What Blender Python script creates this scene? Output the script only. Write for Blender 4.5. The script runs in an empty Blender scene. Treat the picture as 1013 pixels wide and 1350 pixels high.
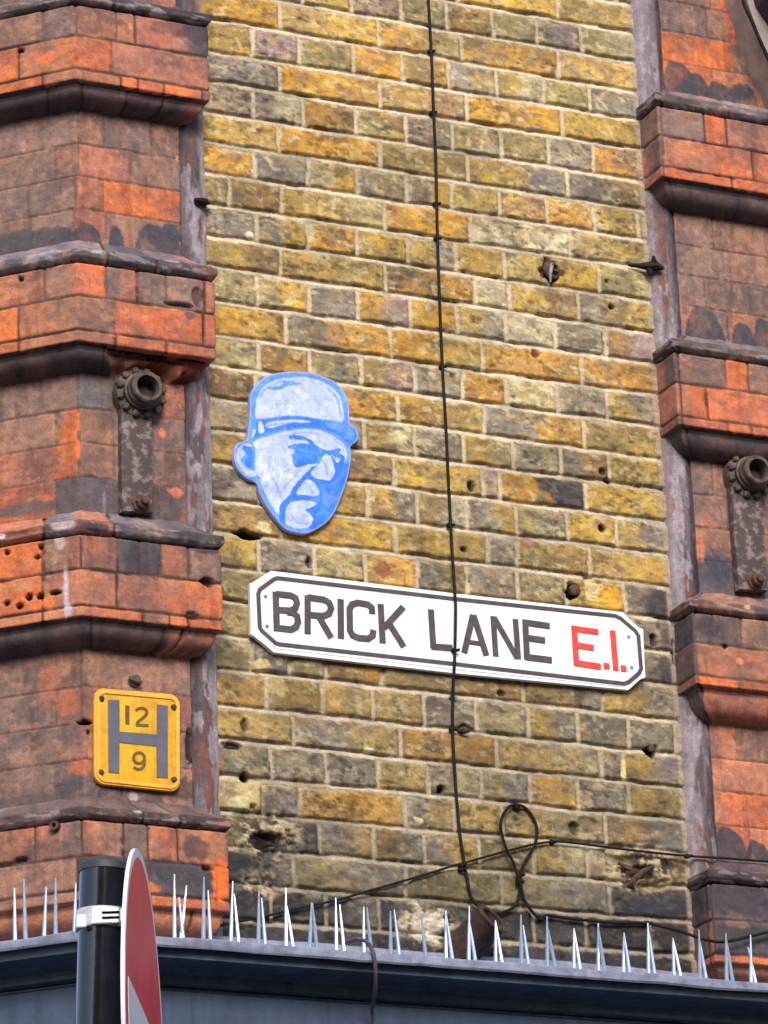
import bpy, bmesh, math, random
import numpy as np
from mathutils import Vector, Matrix
R_ = math.radians
scene = bpy.context.scene
C = scene.collection

# ------------------------------------------------------------------ camera, sky, sun, exposure
DZ = 5.67                                   # height of the datum mortar joint above the pavement
CX, CY, CZ = -3.0085, -7.1642, -4.0705 + DZ
YAW, PIT, ROLL, FPX = 0.4432, 0.3577, -0.0401, 5279.5
PW, PH = 1013.0, 1350.0
_F = np.array([math.sin(YAW)*math.cos(PIT), math.cos(YAW)*math.cos(PIT), math.sin(PIT)])
_R0 = np.array([math.cos(YAW), -math.sin(YAW), 0.0]); _U0 = np.cross(_R0, _F)
_R = _R0*math.cos(ROLL) + _U0*math.sin(ROLL); _U = _U0*math.cos(ROLL) - _R0*math.sin(ROLL)
_P = np.array([CX, CY, CZ])
cd = bpy.data.cameras.new('Camera'); cam = bpy.data.objects.new('Camera', cd); C.objects.link(cam)
cd.sensor_fit = 'HORIZONTAL'; cd.sensor_width = 36.0; cd.lens = FPX/PW*36.0
cd.clip_start = 0.1; cd.clip_end = 500
m = Matrix(((_R[0], _U[0], -_F[0], CX), (_R[1], _U[1], -_F[1], CY), (_R[2], _U[2], -_F[2], CZ), (0, 0, 0, 1)))
cam.matrix_world = m
scene.camera = cam
SUN_EL, SUN_AZ = 33, 198                    # azimuth of the sun seen from the wall, clockwise from +Y
w = bpy.data.worlds.new('World'); scene.world = w; w.use_nodes = True
wn = w.node_tree; bg = wn.nodes['Background']
sky = wn.nodes.new('ShaderNodeTexSky'); sky.sky_type = 'NISHITA'; sky.sun_disc = False
sky.sun_elevation = R_(SUN_EL); sky.sun_rotation = R_(SUN_AZ); sky.air_density = 1.0; sky.dust_density = 3.0; sky.ozone_density = 1.2
wn.links.new(sky.outputs[0], bg.inputs[0]); bg.inputs[1].default_value = 0.15
sd = bpy.data.lights.new('Sun', 'SUN'); sd.energy = 1.5; sd.angle = R_(25); sd.color = (1.0, 0.95, 0.88)
so = bpy.data.objects.new('Sun', sd); C.objects.link(so)
dv = Vector((math.sin(R_(SUN_AZ))*math.cos(R_(SUN_EL)), math.cos(R_(SUN_AZ))*math.cos(R_(SUN_EL)), math.sin(R_(SUN_EL))))
so.rotation_euler = dv.to_track_quat('Z', 'Y').to_euler()
scene.view_settings.view_transform = 'Standard'; scene.view_settings.look = 'None'
scene.view_settings.exposure = 0.72; scene.view_settings.gamma = 1.0

# ------------------------------------------------------------------ where a sight line meets a plane of the building
def ray(px, py):
    return _F*FPX + _R*(px - PW/2) - _U*(py - PH/2)
def P(px, py, off=0.0):
    "point on the street front, off metres proud of the wall face"
    d = ray(px, py); t = (-off - CY)/d[1]; return _P + d*t
XC0 = -0.2895; SQ = math.sqrt(.5); T22 = math.tan(R_(22.5))
def corner(off): return np.array([XC0 - T22*off, -off])
def Pc(px, py, off=0.0):
    "point on the canted corner face"
    d = ray(px, py); c = corner(off); n = np.array([SQ, SQ])
    t = (n @ (c - _P[:2]))/(n @ d[:2]); return _P + d*t
def cornerpx(py, off):
    # picture column of the canted corner's arris
    lo, hi = 40.0, 180.0
    for _ in range(30):
        mid = (lo+hi)/2
        if P(mid, py, off)[0] < corner(off)[0]: lo = mid
        else: hi = mid
    return lo

# ------------------------------------------------------------------ noise on arrays
def _h(ix, iy, seed):
    a = (ix.astype(np.int64)*374761393 + iy.astype(np.int64)*668265263 + seed*982451653) & 0xffffffff
    a = ((a ^ (a >> 13))*1274126177) & 0xffffffff
    a = (a ^ (a >> 16)) & 0xffffffff
    return (a & 0xffffff)/float(0xffffff)
def vn(x, y, s=0):
    ix, iy = np.floor(x), np.floor(y); fx, fy = x-ix, y-iy
    ux, uy = fx*fx*(3-2*fx), fy*fy*(3-2*fy)
    a, b = _h(ix, iy, s), _h(ix+1, iy, s); c, d = _h(ix, iy+1, s), _h(ix+1, iy+1, s)
    return (a+(b-a)*ux)*(1-uy) + (c+(d-c)*ux)*uy
def fbm(x, y, s=0, o=4):
    r = 0; a = .5; t = 0
    for i in range(o):
        r = r + a*vn(x*(2.03**i)+i*17.3, y*(2.03**i)-i*9.1, s+i*7); t += a; a *= .55
    return r/t
def sstep(a, b, x):
    t = np.clip((x-a)/(b-a), 0, 1); return t*t*(3-2*t)
def lin(c, k=0.85):
    c = np.asarray(c, float)/255
    return np.where(c < .04045, c/12.92, ((c+.055)/1.055)**2.4)*k

# ------------------------------------------------------------------ materials
def mat_new(name):
    m = bpy.data.materials.new(name); m.use_nodes = True
    return m, m.node_tree, m.node_tree.nodes['Principled BSDF']
def masonry(name, scale=1.0, rough=.9, bump=.35):
    m, t, b = mat_new(name); N = t.nodes; L = t.links
    a = N.new('ShaderNodeAttribute'); a.attribute_name = 'Col'
    tc = N.new('ShaderNodeTexCoord')
    n1 = N.new('ShaderNodeTexNoise'); n1.inputs['Scale'].default_value = 260*scale; n1.inputs['Detail'].default_value = 5; n1.inputs['Roughness'].default_value = .65
    n2 = N.new('ShaderNodeTexNoise'); n2.inputs['Scale'].default_value = 70*scale; n2.inputs['Detail'].default_value = 4
    L.new(tc.outputs['Object'], n1.inputs['Vector']); L.new(tc.outputs['Object'], n2.inputs['Vector'])
    mr = N.new('ShaderNodeMapRange'); mr.inputs[1].default_value = .3; mr.inputs[2].default_value = .7; mr.inputs[3].default_value = .72; mr.inputs[4].default_value = 1.25
    L.new(n1.outputs['Fac'], mr.inputs[0])
    mr2 = N.new('ShaderNodeMapRange'); mr2.inputs[1].default_value = .3; mr2.inputs[2].default_value = .7; mr2.inputs[3].default_value = .85; mr2.inputs[4].default_value = 1.12
    L.new(n2.outputs['Fac'], mr2.inputs[0])
    mu = N.new('ShaderNodeMath'); mu.operation = 'MULTIPLY'; L.new(mr.outputs[0], mu.inputs[0]); L.new(mr2.outputs[0], mu.inputs[1])
    vm = N.new('ShaderNodeVectorMath'); vm.operation = 'SCALE'; L.new(a.outputs['Color'], vm.inputs[0]); L.new(mu.outputs[0], vm.inputs['Scale'])
    L.new(vm.outputs[0], b.inputs['Base Color'])
    bp = N.new('ShaderNodeBump'); bp.inputs['Strength'].default_value = bump; bp.inputs['Distance'].default_value = .003
    L.new(n1.outputs['Fac'], bp.inputs['Height']); L.new(bp.outputs[0], b.inputs['Normal'])
    b.inputs['Roughness'].default_value = rough; b.inputs['Specular IOR Level'].default_value = .25
    return m
def paint(name, c1, c2=None, scale=30, rough=.5, metal=0.0, lo=.4, hi=.62, bump=0.0, spec=.5, k=.85, coat=0.0, run=0.0):
    m, t, b = mat_new(name); N = t.nodes; L = t.links
    c1 = tuple(lin(c1, k))+(1,); c2 = c1 if c2 is None else tuple(lin(c2, k))+(1,)
    tc = N.new('ShaderNodeTexCoord')
    n = N.new('ShaderNodeTexNoise'); n.inputs['Scale'].default_value = scale; n.inputs['Detail'].default_value = 6; n.inputs['Roughness'].default_value = .62
    L.new(tc.outputs['Object'], n.inputs['Vector'])
    r = N.new('ShaderNodeValToRGB'); r.color_ramp.elements[0].position = lo; r.color_ramp.elements[1].position = hi
    r.color_ramp.elements[0].color = c1; r.color_ramp.elements[1].color = c2
    L.new(n.outputs['Fac'], r.inputs[0]); L.new(r.outputs[0], b.inputs['Base Color'])
    if run:      # vertical runs of dirt
        mp = N.new('ShaderNodeMapping'); mp.inputs['Scale'].default_value = (1, 1, .09); L.new(tc.outputs['Object'], mp.inputs[0])
        n2 = N.new('ShaderNodeTexNoise'); n2.inputs['Scale'].default_value = 42; n2.inputs['Detail'].default_value = 5; L.new(mp.outputs[0], n2.inputs['Vector'])
        n3 = N.new('ShaderNodeTexNoise'); n3.inputs['Scale'].default_value = 120; n3.inputs['Detail'].default_value = 3; L.new(tc.outputs['Object'], n3.inputs['Vector'])
        ad = N.new('ShaderNodeMath'); ad.operation = 'MULTIPLY_ADD'; ad.inputs[1].default_value = .35; L.new(n3.outputs['Fac'], ad.inputs[0]); L.new(n2.outputs['Fac'], ad.inputs[2])
        mr = N.new('ShaderNodeMapRange'); mr.inputs[1].default_value = .62; mr.inputs[2].default_value = .84; mr.inputs[3].default_value = 1.0; mr.inputs[4].default_value = 1-run; L.new(ad.outputs[0], mr.inputs[0])
        vm = N.new('ShaderNodeVectorMath'); vm.operation = 'SCALE'; L.new(r.outputs[0], vm.inputs[0]); L.new(mr.outputs[0], vm.inputs['Scale']); L.new(vm.outputs[0], b.inputs['Base Color'])
    b.inputs['Roughness'].default_value = rough; b.inputs['Metallic'].default_value = metal; b.inputs['Specular IOR Level'].default_value = spec
    b.inputs['Coat Weight'].default_value = coat
    if bump:
        bp = N.new('ShaderNodeBump'); bp.inputs['Strength'].default_value = bump; bp.inputs['Distance'].default_value = .002
        L.new(n.outputs['Fac'], bp.inputs['Height']); L.new(bp.outputs[0], b.inputs['Normal'])
    return m
M = {
 'brick': masonry('stock_brickwork'), 'artpaint': masonry('stencil_paint', .35, .45, .02), 'terra': masonry('red_brickwork', 1.0, .8, .22),
 'white': paint('sign_white', (252,252,253), (238,239,242), 22, .35, lo=.35, hi=.8, k=.9, run=.10),
 'sblack': paint('sign_letter_black', (66,58,66), (84,74,80), 60, .5),
 'sred': paint('sign_letter_red', (232,58,46), (225,80,60), 50, .45),
 'yellow': paint('hydrant_yellow', (246,188,30), (216,152,44), 32, .45, lo=.45, hi=.72, run=.18),
 'yrim': paint('hydrant_border_yellow', (250,190,62), (240,170,70), 40, .45),
 'hgrey': paint('hydrant_grey', (98,98,116), (88,88,104), 40, .5),
 'ink': paint('hydrant_figures', (112,84,20), (92,70,24), 60, .6),
 'rust': paint('rusty_iron', (62,46,46), (104,72,60), 70, .85, bump=.5, lo=.4, hi=.65),
 'iron': paint('weathered_iron', (66,56,54), (108,90,84), 45, .7, .15, lo=.42, hi=.62, bump=.6),
 'ironflake': paint('flaking_painted_iron', (78,66,64), (140,122,122), 46, .75, .05, lo=.5, hi=.60, bump=.8),
 'pipe': paint('pipe_rust', (44,32,34), (86,58,50), 50, .9, bump=.6, lo=.4, hi=.7),
 'hole': paint('hole_dark', (5,5,6), (8,7,7), 30, 1.0, spec=0.05),
 'cable': paint('cable_black', (18,16,18), (34,28,30), 60, .7, spec=.2),
 'cableg': paint('cable_grey', (74,74,84), (92,90,98), 60, .6),
 'spike': paint('spike_steel', (196,218,246), (168,190,222), 90, .3, .35, lo=.35, hi=.7),
 'flash': paint('lead_flashing', (152,158,182), (104,108,130), 34, .5, .1, bump=.5, lo=.35, hi=.7),
 'shop': paint('shopfront_blue_black', (56,72,98), (70,88,114), 14, .45, lo=.4, hi=.65, coat=.1, bump=.25, run=.35),
 'panel': paint('shopfront_panel_blue', (58,74,100), (72,88,116), 9, .45, lo=.4, hi=.65, run=.3),
 'pole': paint('pole_black_gloss', (12,13,20), (24,24,32), 60, .13, spec=.7, coat=.6, bump=.12),
 'polecap': paint('pole_cap_plastic', (60,60,68), (74,74,82), 60, .5),
 'clip': paint('bright_clip_steel', (240,238,246), (206,202,212), 50, .35, .35),
 'signred': paint('retro_sign_red', (240,54,66), (218,48,60), 12, .36, spec=.35),
 'signwhite': paint('retro_sign_white', (236,238,246), (226,230,240), 12, .4),
 'signback': paint('sign_back_grey', (160,158,168), (135,132,142), 30, .5, .3),
 'stone': paint('bracket_stone', (176,158,150), (150,138,136), 26, .85, bump=.3),
 'soffit': paint('dark_soffit', (56,40,58), (66,48,64), 20, .7),
 'rubble': paint('lime_rubble', (206,196,176), (160,144,122), 45, .95, bump=.9),
 'yrubble': paint('yellow_mortar_patch', (222,180,84), (190,150,80), 45, .95, bump=.8),
 'housea': paint('plain_brown_brick', (120,92,74), (142,112,90), 20, .9, bump=.3),
 'asphalt': paint('asphalt', (62,62,64), (78,78,80), 60, .9, bump=.4),
 'paving': paint('paving_slabs', (134,130,124), (150,146,140), 8, .85, bump=.2),
 'abase': paint('board_blue_mid', (92,148,250), (104,158,250), 40, .4),
 'alight': paint('board_blue_pale', (186,202,248), (178,194,246), 16, .4, lo=.3, hi=.7),
 'adark': paint('board_blue_deep', (44,118,244), (66,134,248), 28, .4),
 'aedge': paint('board_edge_lilac', (170,182,245), (150,168,240), 40, .45),
 'awhite': paint('board_scrawl_white', (222,230,252), (210,220,250), 40, .4),
}

# ------------------------------------------------------------------ object helpers
def tag(o, label=None, cat=None, group=None, kind=None):
    if label: o['label'] = label
    if cat: o['category'] = cat
    if group: o['group'] = group
    if kind: o['kind'] = kind
    return o
def empty(name, loc, label, cat, group=None):
    o = bpy.data.objects.new(name, None); C.objects.link(o); o.location = loc; o.empty_display_size = .05
    return tag(o, label, cat, group)
def link_mesh(name, me, mats, parent=None, smooth=True):
    for mm in (mats if isinstance(mats, (list, tuple)) else [mats]): me.materials.append(mm)
    if smooth: me.polygons.foreach_set('use_smooth', [True]*len(me.polygons))
    o = bpy.data.objects.new(name, me); C.objects.link(o)
    if parent:
        o.parent = parent
        base = parent.location if parent.parent is None else parent.location + parent.parent.location
        me.transform(Matrix.Translation(-Vector(base)))
    return o
def grid_obj(name, V, Col, mat, parent=None, flip=False):
    n, mm = V.shape[:2]
    idx = np.arange(n*mm).reshape(n, mm)
    q = np.stack([idx[:-1, :-1], idx[1:, :-1], idx[1:, 1:], idx[:-1, 1:]], -1).reshape(-1, 4)
    if flip: q = q[:, ::-1]
    me = bpy.data.meshes.new(name)
    me.vertices.add(n*mm); me.vertices.foreach_set('co', V.reshape(-1).astype(np.float32))
    me.loops.add(q.size); me.loops.foreach_set('vertex_index', q.reshape(-1).astype(np.int32))
    me.polygons.add(len(q)); me.polygons.foreach_set('loop_start', np.arange(0, q.size, 4, dtype=np.int32))
    me.update(calc_edges=True); me.validate()
    at = me.color_attributes.new('Col', 'FLOAT_COLOR', 'POINT')
    cc = np.ones((n*mm, 4), np.float32); cc[:, :3] = np.clip(Col.reshape(-1, 3), 0, 1)
    at.data.foreach_set('color', cc.reshape(-1))
    return link_mesh(name, me, mat, parent)
def from_bm(name, bm, mats, parent=None, smooth=True, fix=True):
    if fix: bmesh.ops.recalc_face_normals(bm, faces=bm.faces)
    me = bpy.data.meshes.new(name); bm.to_mesh(me); bm.free()
    o = link_mesh(name, me, mats, parent, smooth)
    if smooth:
        try: me.set_sharp_from_angle(angle=R_(35))
        except Exception: pass
    return o
def catmull(pts, n=4, closed=False):
    pts = [np.array(p, float) for p in pts]; out = []
    L = len(pts); rng = range(L if closed else L-1)
    for i in rng:
        g = (lambda k: pts[k % L]) if closed else (lambda k: pts[min(max(k, 0), L-1)])
        p0, p1, p2, p3 = g(i-1), g(i), g(i+1), g(i+2)
        for j in range(n):
            t = j/n
            out.append(.5*((2*p1)+(-p0+p2)*t+(2*p0-5*p1+4*p2-p3)*t*t+(-p0+3*p1-3*p2+p3)*t**3))
    if not closed: out.append(pts[-1])
    return out
def tube(bm, pts, rad, seg=8, caps=True):
    pts = [Vector(p) for p in pts]; rings = []
    rr = rad if isinstance(rad, (list, tuple)) else [rad]*len(pts)
    prev = None
    for i, p in enumerate(pts):
        d = (pts[min(i+1, len(pts)-1)] - pts[max(i-1, 0)]).normalized()
        if prev is None:
            u = d.orthogonal().normalized()
        else:
            u = (prev - d*prev.dot(d)).normalized()
        prev = u; v = d.cross(u)
        rings.append([bm.verts.new(p + (u*math.cos(a)+v*math.sin(a))*rr[i]) for a in [2*math.pi*k/seg for k in range(seg)]])
    for a, b in zip(rings[:-1], rings[1:]):
        for k in range(seg): bm.faces.new((a[k], a[(k+1) % seg], b[(k+1) % seg], b[k]))
    if caps:
        bm.faces.new(rings[0][::-1]); bm.faces.new(rings[-1])
def lathe(bm, origin, axis, prof, seg=32, cap0=True, cap1=True):
    ax = Vector(axis).normalized(); u = ax.orthogonal().normalized(); v = ax.cross(u); o = Vector(origin); rings = []
    for (h, r) in prof:
        rings.append([bm.verts.new(o+ax*h+(u*math.cos(a)+v*math.sin(a))*r) for a in [2*math.pi*k/seg for k in range(seg)]])
    for a, b in zip(rings[:-1], rings[1:]):
        for k in range(seg): bm.faces.new((a[k], a[(k+1) % seg], b[(k+1) % seg], b[k]))
    if cap0: bm.faces.new(rings[0][::-1])
    if cap1: bm.faces.new(rings[-1])
def slab(bm, poly, off0, off1, mi=0, bevel=0):
    "poly: points (x,z) on a plane parallel to the street front, from off0 (back) to off1 (front)"
    a = [bm.verts.new((x, -off0, z)) for x, z in poly]; b = [bm.verts.new((x, -off1, z)) for x, z in poly]
    n = len(poly); fs = []
    f = bm.faces.new(b); fs.append(f); fs.append(bm.faces.new(a[::-1]))
    for i in range(n): fs.append(bm.faces.new((a[i], a[(i+1) % n], b[(i+1) % n], b[i])))
    for q in fs: q.material_index = mi
    if bevel:
        es = [e for e in f.edges]
        bmesh.ops.bevel(bm, geom=es, offset=bevel, segments=2, affect='EDGES', profile=.6)
    return f
def box(bm, c, s, rot=None, bevel=0):
    mt = Matrix.Translation(c) @ (rot.to_4x4() if rot is not None else Matrix()) @ Matrix.Diagonal((*s, 1))
    r = bmesh.ops.create_cube(bm, size=1, matrix=mt)
    if bevel:
        es = list({e for v in r['verts'] for e in v.link_edges})
        bmesh.ops.bevel(bm, geom=es, offset=bevel, segments=2, affect='EDGES')
def pxpoly(pts, off): return [(q[0], q[2]) for q in (P(a, b, off) for a, b in pts)]
def ribbon(bm, pts, wd, off, th=.0008, mi=0, closed=False):
    "painted stroke: pts (x,z), mitred, th thick"
    pts = [np.array(p, float) for p in pts]; n = len(pts); Lf, Rt = [], []
    for i in range(n):
        if closed: a, b, c = pts[i-1], pts[i], pts[(i+1) % n]
        else: a, b, c = pts[max(i-1, 0)], pts[i], pts[min(i+1, n-1)]
        d1 = b-a; d2 = c-b
        if np.linalg.norm(d1) < 1e-9: d1 = d2
        if np.linalg.norm(d2) < 1e-9: d2 = d1
        d1 = d1/np.linalg.norm(d1); d2 = d2/np.linalg.norm(d2)
        n1 = np.array([-d1[1], d1[0]]); n2 = np.array([-d2[1], d2[0]]); mm = n1+n2; mm /= max(np.linalg.norm(mm), 1e-6)
        k = wd/2/max(mm @ n1, .45)
        Lf.append(b+mm*k); Rt.append(b-mm*k)
    for i in range(n if closed else n-1):
        j = (i+1) % n
        q = [Lf[i], Lf[j], Rt[j], Rt[i]]
        f = [bm.verts.new((p[0], -off-th, p[1])) for p in q]
        g = [bm.verts.new((p[0], -off+.0002, p[1])) for p in q]
        fc = bm.faces.new(f); fc.material_index = mi
        for e in range(4):
            h = bm.faces.new((g[e], g[(e+1) % 4], f[(e+1) % 4], f[e])); h.material_index = mi
random.seed(7)
# ------------------------------------------------------------------ the building: stock brickwork
building = empty('corner_building', (0, 0, 0), 'sooty yellow brick building with red brick pilasters and a dark blue shopfront cornice', 'building')
LY = [24,67,107,148,187,228,270,311,351,396.5,441,482,524,566,612,659,701,747,791,838,882,930,975,1022,1070,1118,1165,1213]
LX = [272,272,273,273,274,274,275,275,276,277,277,278,278,279,280,280,281,282,283,284,285,286,287,288,289,290,291,292]
RY = [122,159,198,240,278.5,317,356,398,440,480.5,522,564,607,648,689.5,732,775,818,862,907,952,997,1041,1083,1127,1172,1217,1262]
RX = [841,844,846,849,852,855,857,860,862,865,868,871,873,876,879,882,885,887,890,893,896,899,902,905,908,911,914,917]
zl = [P(x, y)[2] for x, y in zip(LX, LY)]; zr = [P(x, y)[2] for x, y in zip(RX, RY)]
XR = 1.075
ROWS = {   # picture column of each upright joint and the brick to its left; codes are brick colours
-3: [(330,'y'),(475,'O'),(603,'y'),(736,'Y'),(999,'y')],
-2: [(332,'y'),(399,'G'),(463.6,'y'),(528.7,'P'),(589,'g'),(649.6,'By'),(708,'g'),(767.5,'GP'),(999,'gC')],
-1: [(369,'O'),(499,'yY'),(609,'Og'),(737,'O'),(999,'y')],
 0: [(333,'yY'),(394.6,'P'),(466,'g'),(530.5,'O'),(592,'yO'),(655,'Gg'),(717.6,'yC'),(778,'g'),(999,'G')],
 1: [(369,'yG'),(501,'O'),(615,'yB'),(742,'O'),(999,'Y')],
 2: [(334,'G'),(400,'GC'),(469,'OB'),(536,'gy'),(597,'PG'),(661,'gC'),(724,'g'),(783,'G'),(999,'OB')],
 3: [(368,'Y'),(501,'O'),(618,'y'),(748,'YG'),(999,'GB')],
 4: [(336,'GO'),(406,'G'),(471.5,'CY'),(536,'Gg'),(596,'GY'),(659,'y'),(722,'yB'),(783.5,'O'),(842,'y'),(999,'y')],
 5: [(302,'g'),(372,'B'),(508,'Yg'),(620.5,'O'),(752,'C'),(999,'y')],
 6: [(338.5,'G'),(406.5,'CY'),(472,'O'),(538,'Y'),(601,'yG'),(665.6,'Y'),(724,'y'),(791,'Y'),(999,'g')],
 7: [(371,'y'),(509,'y'),(627,'BO'),(672,'C'),(763.5,'YB'),(999,'Gy')],
 8: [(340,'g'),(407,'gY'),(473,'G'),(541,'OP'),(603,'O'),(667,'yG'),(732,'C'),(799,'G'),(999,'BP')],
 9: [(377,'O'),(516,'GO'),(635,'Oy'),(767.5,'O'),(999,'O')],
10: [(342,'g'),(408,'BO'),(476,'gG'),(547,'yP'),(611,'G'),(668.5,'O'),(735,'C'),(801,'G'),(999,'yG')],
11: [(338,'OB'),(397,'G'),(525,'O'),(639,'Oy'),(770,'GO'),(999,'y')],
12: [(345,'G'),(410,'y'),(480,'G'),(548,'yC'),(612,'G'),(677,'Yg'),(740,'GC'),(804,'GB'),(999,'y')],
13: [(338,'y'),(400,'y'),(520.5,'yB'),(637,'Y'),(659,'P'),(772,'OD'),(999,'Y')],
14: [(342,'gG'),(408,'G'),(484.5,'Y'),(551.5,'YG'),(616,'yC'),(681.7,'Gy'),(748.6,'gG'),(814,'Y'),(999,'yG')],
15: [(372,'yB'),(522,'OY'),(644,'Y'),(681.5,'G'),(778,'yO'),(999,'yY')],
16: [(341,'DY'),(414.6,'G'),(482,'g'),(550.5,'YO'),(616,'GY'),(682.6,'GP'),(747,'g'),(824,'Y'),(999,'GD')],
17: [(372,'Gg'),(500,'y'),(640,'y'),(700,'y'),(836,'G'),(999,'G')],
18: [(333,'Yg'),(408,'G'),(480,'y'),(548,'y'),(615,'y'),(690,'y'),(750,'G'),(836,'G'),(999,'GD')],
19: [(331,'g'),(382.5,'G'),(430,'g'),(503.5,'BO'),(690,'yB'),(795,'yG'),(999,'yG')],
20: [(352,'BO'),(425.7,'y'),(491,'Yy'),(560,'y'),(628,'G'),(697,'g'),(762.6,'yG'),(829,'G'),(891,'G'),(999,'G')],
21: [(387,'y'),(528.6,'Gy'),(655,'O'),(793,'yg'),(823,'G'),(999,'YG')],
22: [(358,'yG'),(430.6,'G'),(499,'G'),(565,'y'),(635,'GC'),(699,'gG'),(764,'OY'),(829,'PG'),(999,'Yy')],
23: [(348,'DC'),(396,'G'),(535,'O'),(600,'Gy'),(662,'y'),(799,'yg'),(999,'BG')],
24: [(349,'Dg'),(423,'GD'),(493,'Gy'),(560,'BG'),(633,'PY'),(704,'g'),(774,'yC'),(999,'CB')],
25: [(345,'D'),(388,'G'),(535,'gG'),(662,'g'),(805,'gG'),(999,'D')],
26: [(357,'D'),(430,'D'),(500,'DG'),(565,'DG'),(640,'D'),(705,'D'),(773,'D'),(858,'D'),(999,'D')],
27: [(999,'D')],
}
SC = {'Y':((218,180,82),(188,154,84)),'O':((216,166,76),(190,142,70)),'y':((194,164,92),(164,138,86)),'g':((184,168,116),(154,138,100)),
 'G':((166,156,138),(132,122,112)),'P':((172,148,136),(146,124,116)),'B':((180,142,88),(142,116,84)),'D':((76,76,82),(96,90,88)),'C':((212,202,164),(176,162,122))}
def stock_wall(nx=285, step=.0026):
    x0, x1 = -.075, XR+.085
    z1 = zl[0]+3*.0745+.42; z0 = P(600, 1262)[2]-.02
    nz = int((z1-z0)/step)
    X, Z = np.meshgrid(np.linspace(x0, x1, nx), np.linspace(z1, z0, nz))
    t = (X/XR)
    Xw = X + (fbm(X*22, Z*22, 3, 3)-.5)*.006
    Zw = Z + (fbm(X*11, Z*16, 5, 3)-.5)*.007
    zj = [(zl[0]+.0745*k, zr[0]+.0745*k) for k in range(9, 0, -1)] + list(zip(zl, zr)) + [(zl[-1]-.0745, zr[-1]-.0745)]
    k0 = -9
    row = np.full(X.shape, k0-1); dtop = np.full(X.shape, 9.0); dbot = np.full(X.shape, 9.0)
    for i, (a, b) in enumerate(zj):
        line = a+(b-a)*np.clip(t, -.1, 1.1)
        row = np.where(Zw < line, k0+i, row)
        dtop = np.where(Zw < line, line-Zw, dtop)
        up = (Zw >= line) & (Zw-line < dbot); dbot = np.where(up, Zw-line, dbot)
    dl = np.full(X.shape, 9.0); dr = np.full(X.shape, 9.0); bid = np.zeros(X.shape, int)
    c1 = np.zeros(X.shape+(3,)); c2 = np.zeros(X.shape+(3,)); fr = np.zeros(X.shape)
    nb = 0; rng = random.Random(4)
    for r in range(k0, len(zj)+k0):
        mk = row == r
        if not mk.any(): continue
        if r in ROWS:
            ym = lambda px, r=r: None
            bounds = []
            for px, code in ROWS[r]:
                if px > 950: bounds.append((XR+.3, code)); continue
                # height of the course at this column
                zz = [(zj[r-k0][0]+zj[r-k0+1][0])/2, (zj[r-k0][1]+zj[r-k0+1][1])/2] if r-k0+1 < len(zj) else [zj[-1][0]-.04]*2
                py = 600
                for _ in range(6):
                    q = P(px, py); zt = zz[0]+(zz[1]-zz[0])*(q[0]/XR); py += (q[2]-zt)*560
                bounds.append((P(px, py)[0], code))
        else:
            bounds = []; xx = -.2+(.11 if r % 2 else 0)*.5
            while xx < XR+.3:
                xx += .225 if r % 2 else .1125
                bounds.append((xx, rng.choice('YOygyGCBO')))
        xa = -.5
        for xb, code in bounds:
            nb += 1
            b_ = mk & (Xw >= xa) & (Xw < xb)
            dl = np.where(b_, Xw-xa, dl); dr = np.where(b_, xb-Xw, dr); bid = np.where(b_, nb, bid)
            A = SC[code[0]]; B = SC[code[-1]]
            v = rng.uniform(.9, 1.1); tint = np.array([rng.uniform(.97, 1.04), 1, rng.uniform(.9, 1.1)])
            la = lin(np.array(A[0])*v)*tint; lb = lin(np.array(A[1])*v)*tint; lc = lin(np.array(B[0])*v)*tint; ld = lin(np.array(B[1])*v)*tint
            u = ((X-xa)/(min(xb, XR)-max(xa, -.03)) if len(code) > 1 else np.zeros(X.shape))
            u = sstep(.38, .62, u+(fbm(X*30, Z*30, nb, 2)-.5)*.5)[..., None] if len(code) > 1 else 0
            p1 = la*(1-u)+lc*u; p2 = lb*(1-u)+ld*u
            c1 = np.where(b_[..., None], p1, c1); c2 = np.where(b_[..., None], p2, c2)
            xa = xb
    # joints: bed joints are struck (deep under the brick above, flush with the one below)
    JB, JP = .0060, .0046                       # half thickness
    ero = (fbm(X*55, Z*55, 11, 3)-.5)*.006 + (fbm(X*140, Z*140, 12, 2)-.5)*.003
    e_top = dtop-JB+ero; e_bot = dbot-JB+ero*.8; e_sd = np.minimum(dl, dr)-JP+ero*.7
    edge = np.minimum(np.minimum(e_top, e_bot), e_sd)
    inb = edge > 0
    hb = sstep(0, .0045, edge)
    per = vn(bid*1.37, bid*.71, 9)
    bump = (fbm(X*38, Z*60, 21, 4)-.5)*.0045 + (fbm(X*120, Z*150, 22, 3)-.5)*.0022
    tiltx = (vn(bid*2.1+3, bid*.3, 8)-.5)*.02*(dl-dr)
    H_brick = -.0022 + hb*.0048 + (per-.5)*.004 + bump*hb + tiltx*hb*.6
    # pits
    pit = .7*sstep(.70, .76, fbm(X*90, Z*90, 31, 2))*sstep(.45, .6, fbm(X*9, Z*9, 33, 2)); H_brick -= pit*.0035
    zrel = np.where(dtop < dbot, -dtop, dbot)   # height above joint centre line, + in the brick above
    st = np.clip((JB-zrel)/(2*JB), 0, 1)        # 0 just under upper brick -> 1 at lower brick
    missing = sstep(.56, .68, fbm(X*14, Z*26, 41, 3))
    H_m = -.0082 + np.clip(st*1.25,0,1)**.6*.0078 + (fbm(X*160, Z*160, 42, 3)-.5)*.0028 - missing*.004*(1-st)
    side = (e_sd <= 0) & (e_top > -.001) & (e_bot > -.001)
    H_m = np.where(side, -.0022+(fbm(X*160, Z*160, 42, 3)-.5)*.003, H_m)
    H = np.where(inb, H_brick, H_m)
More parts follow.
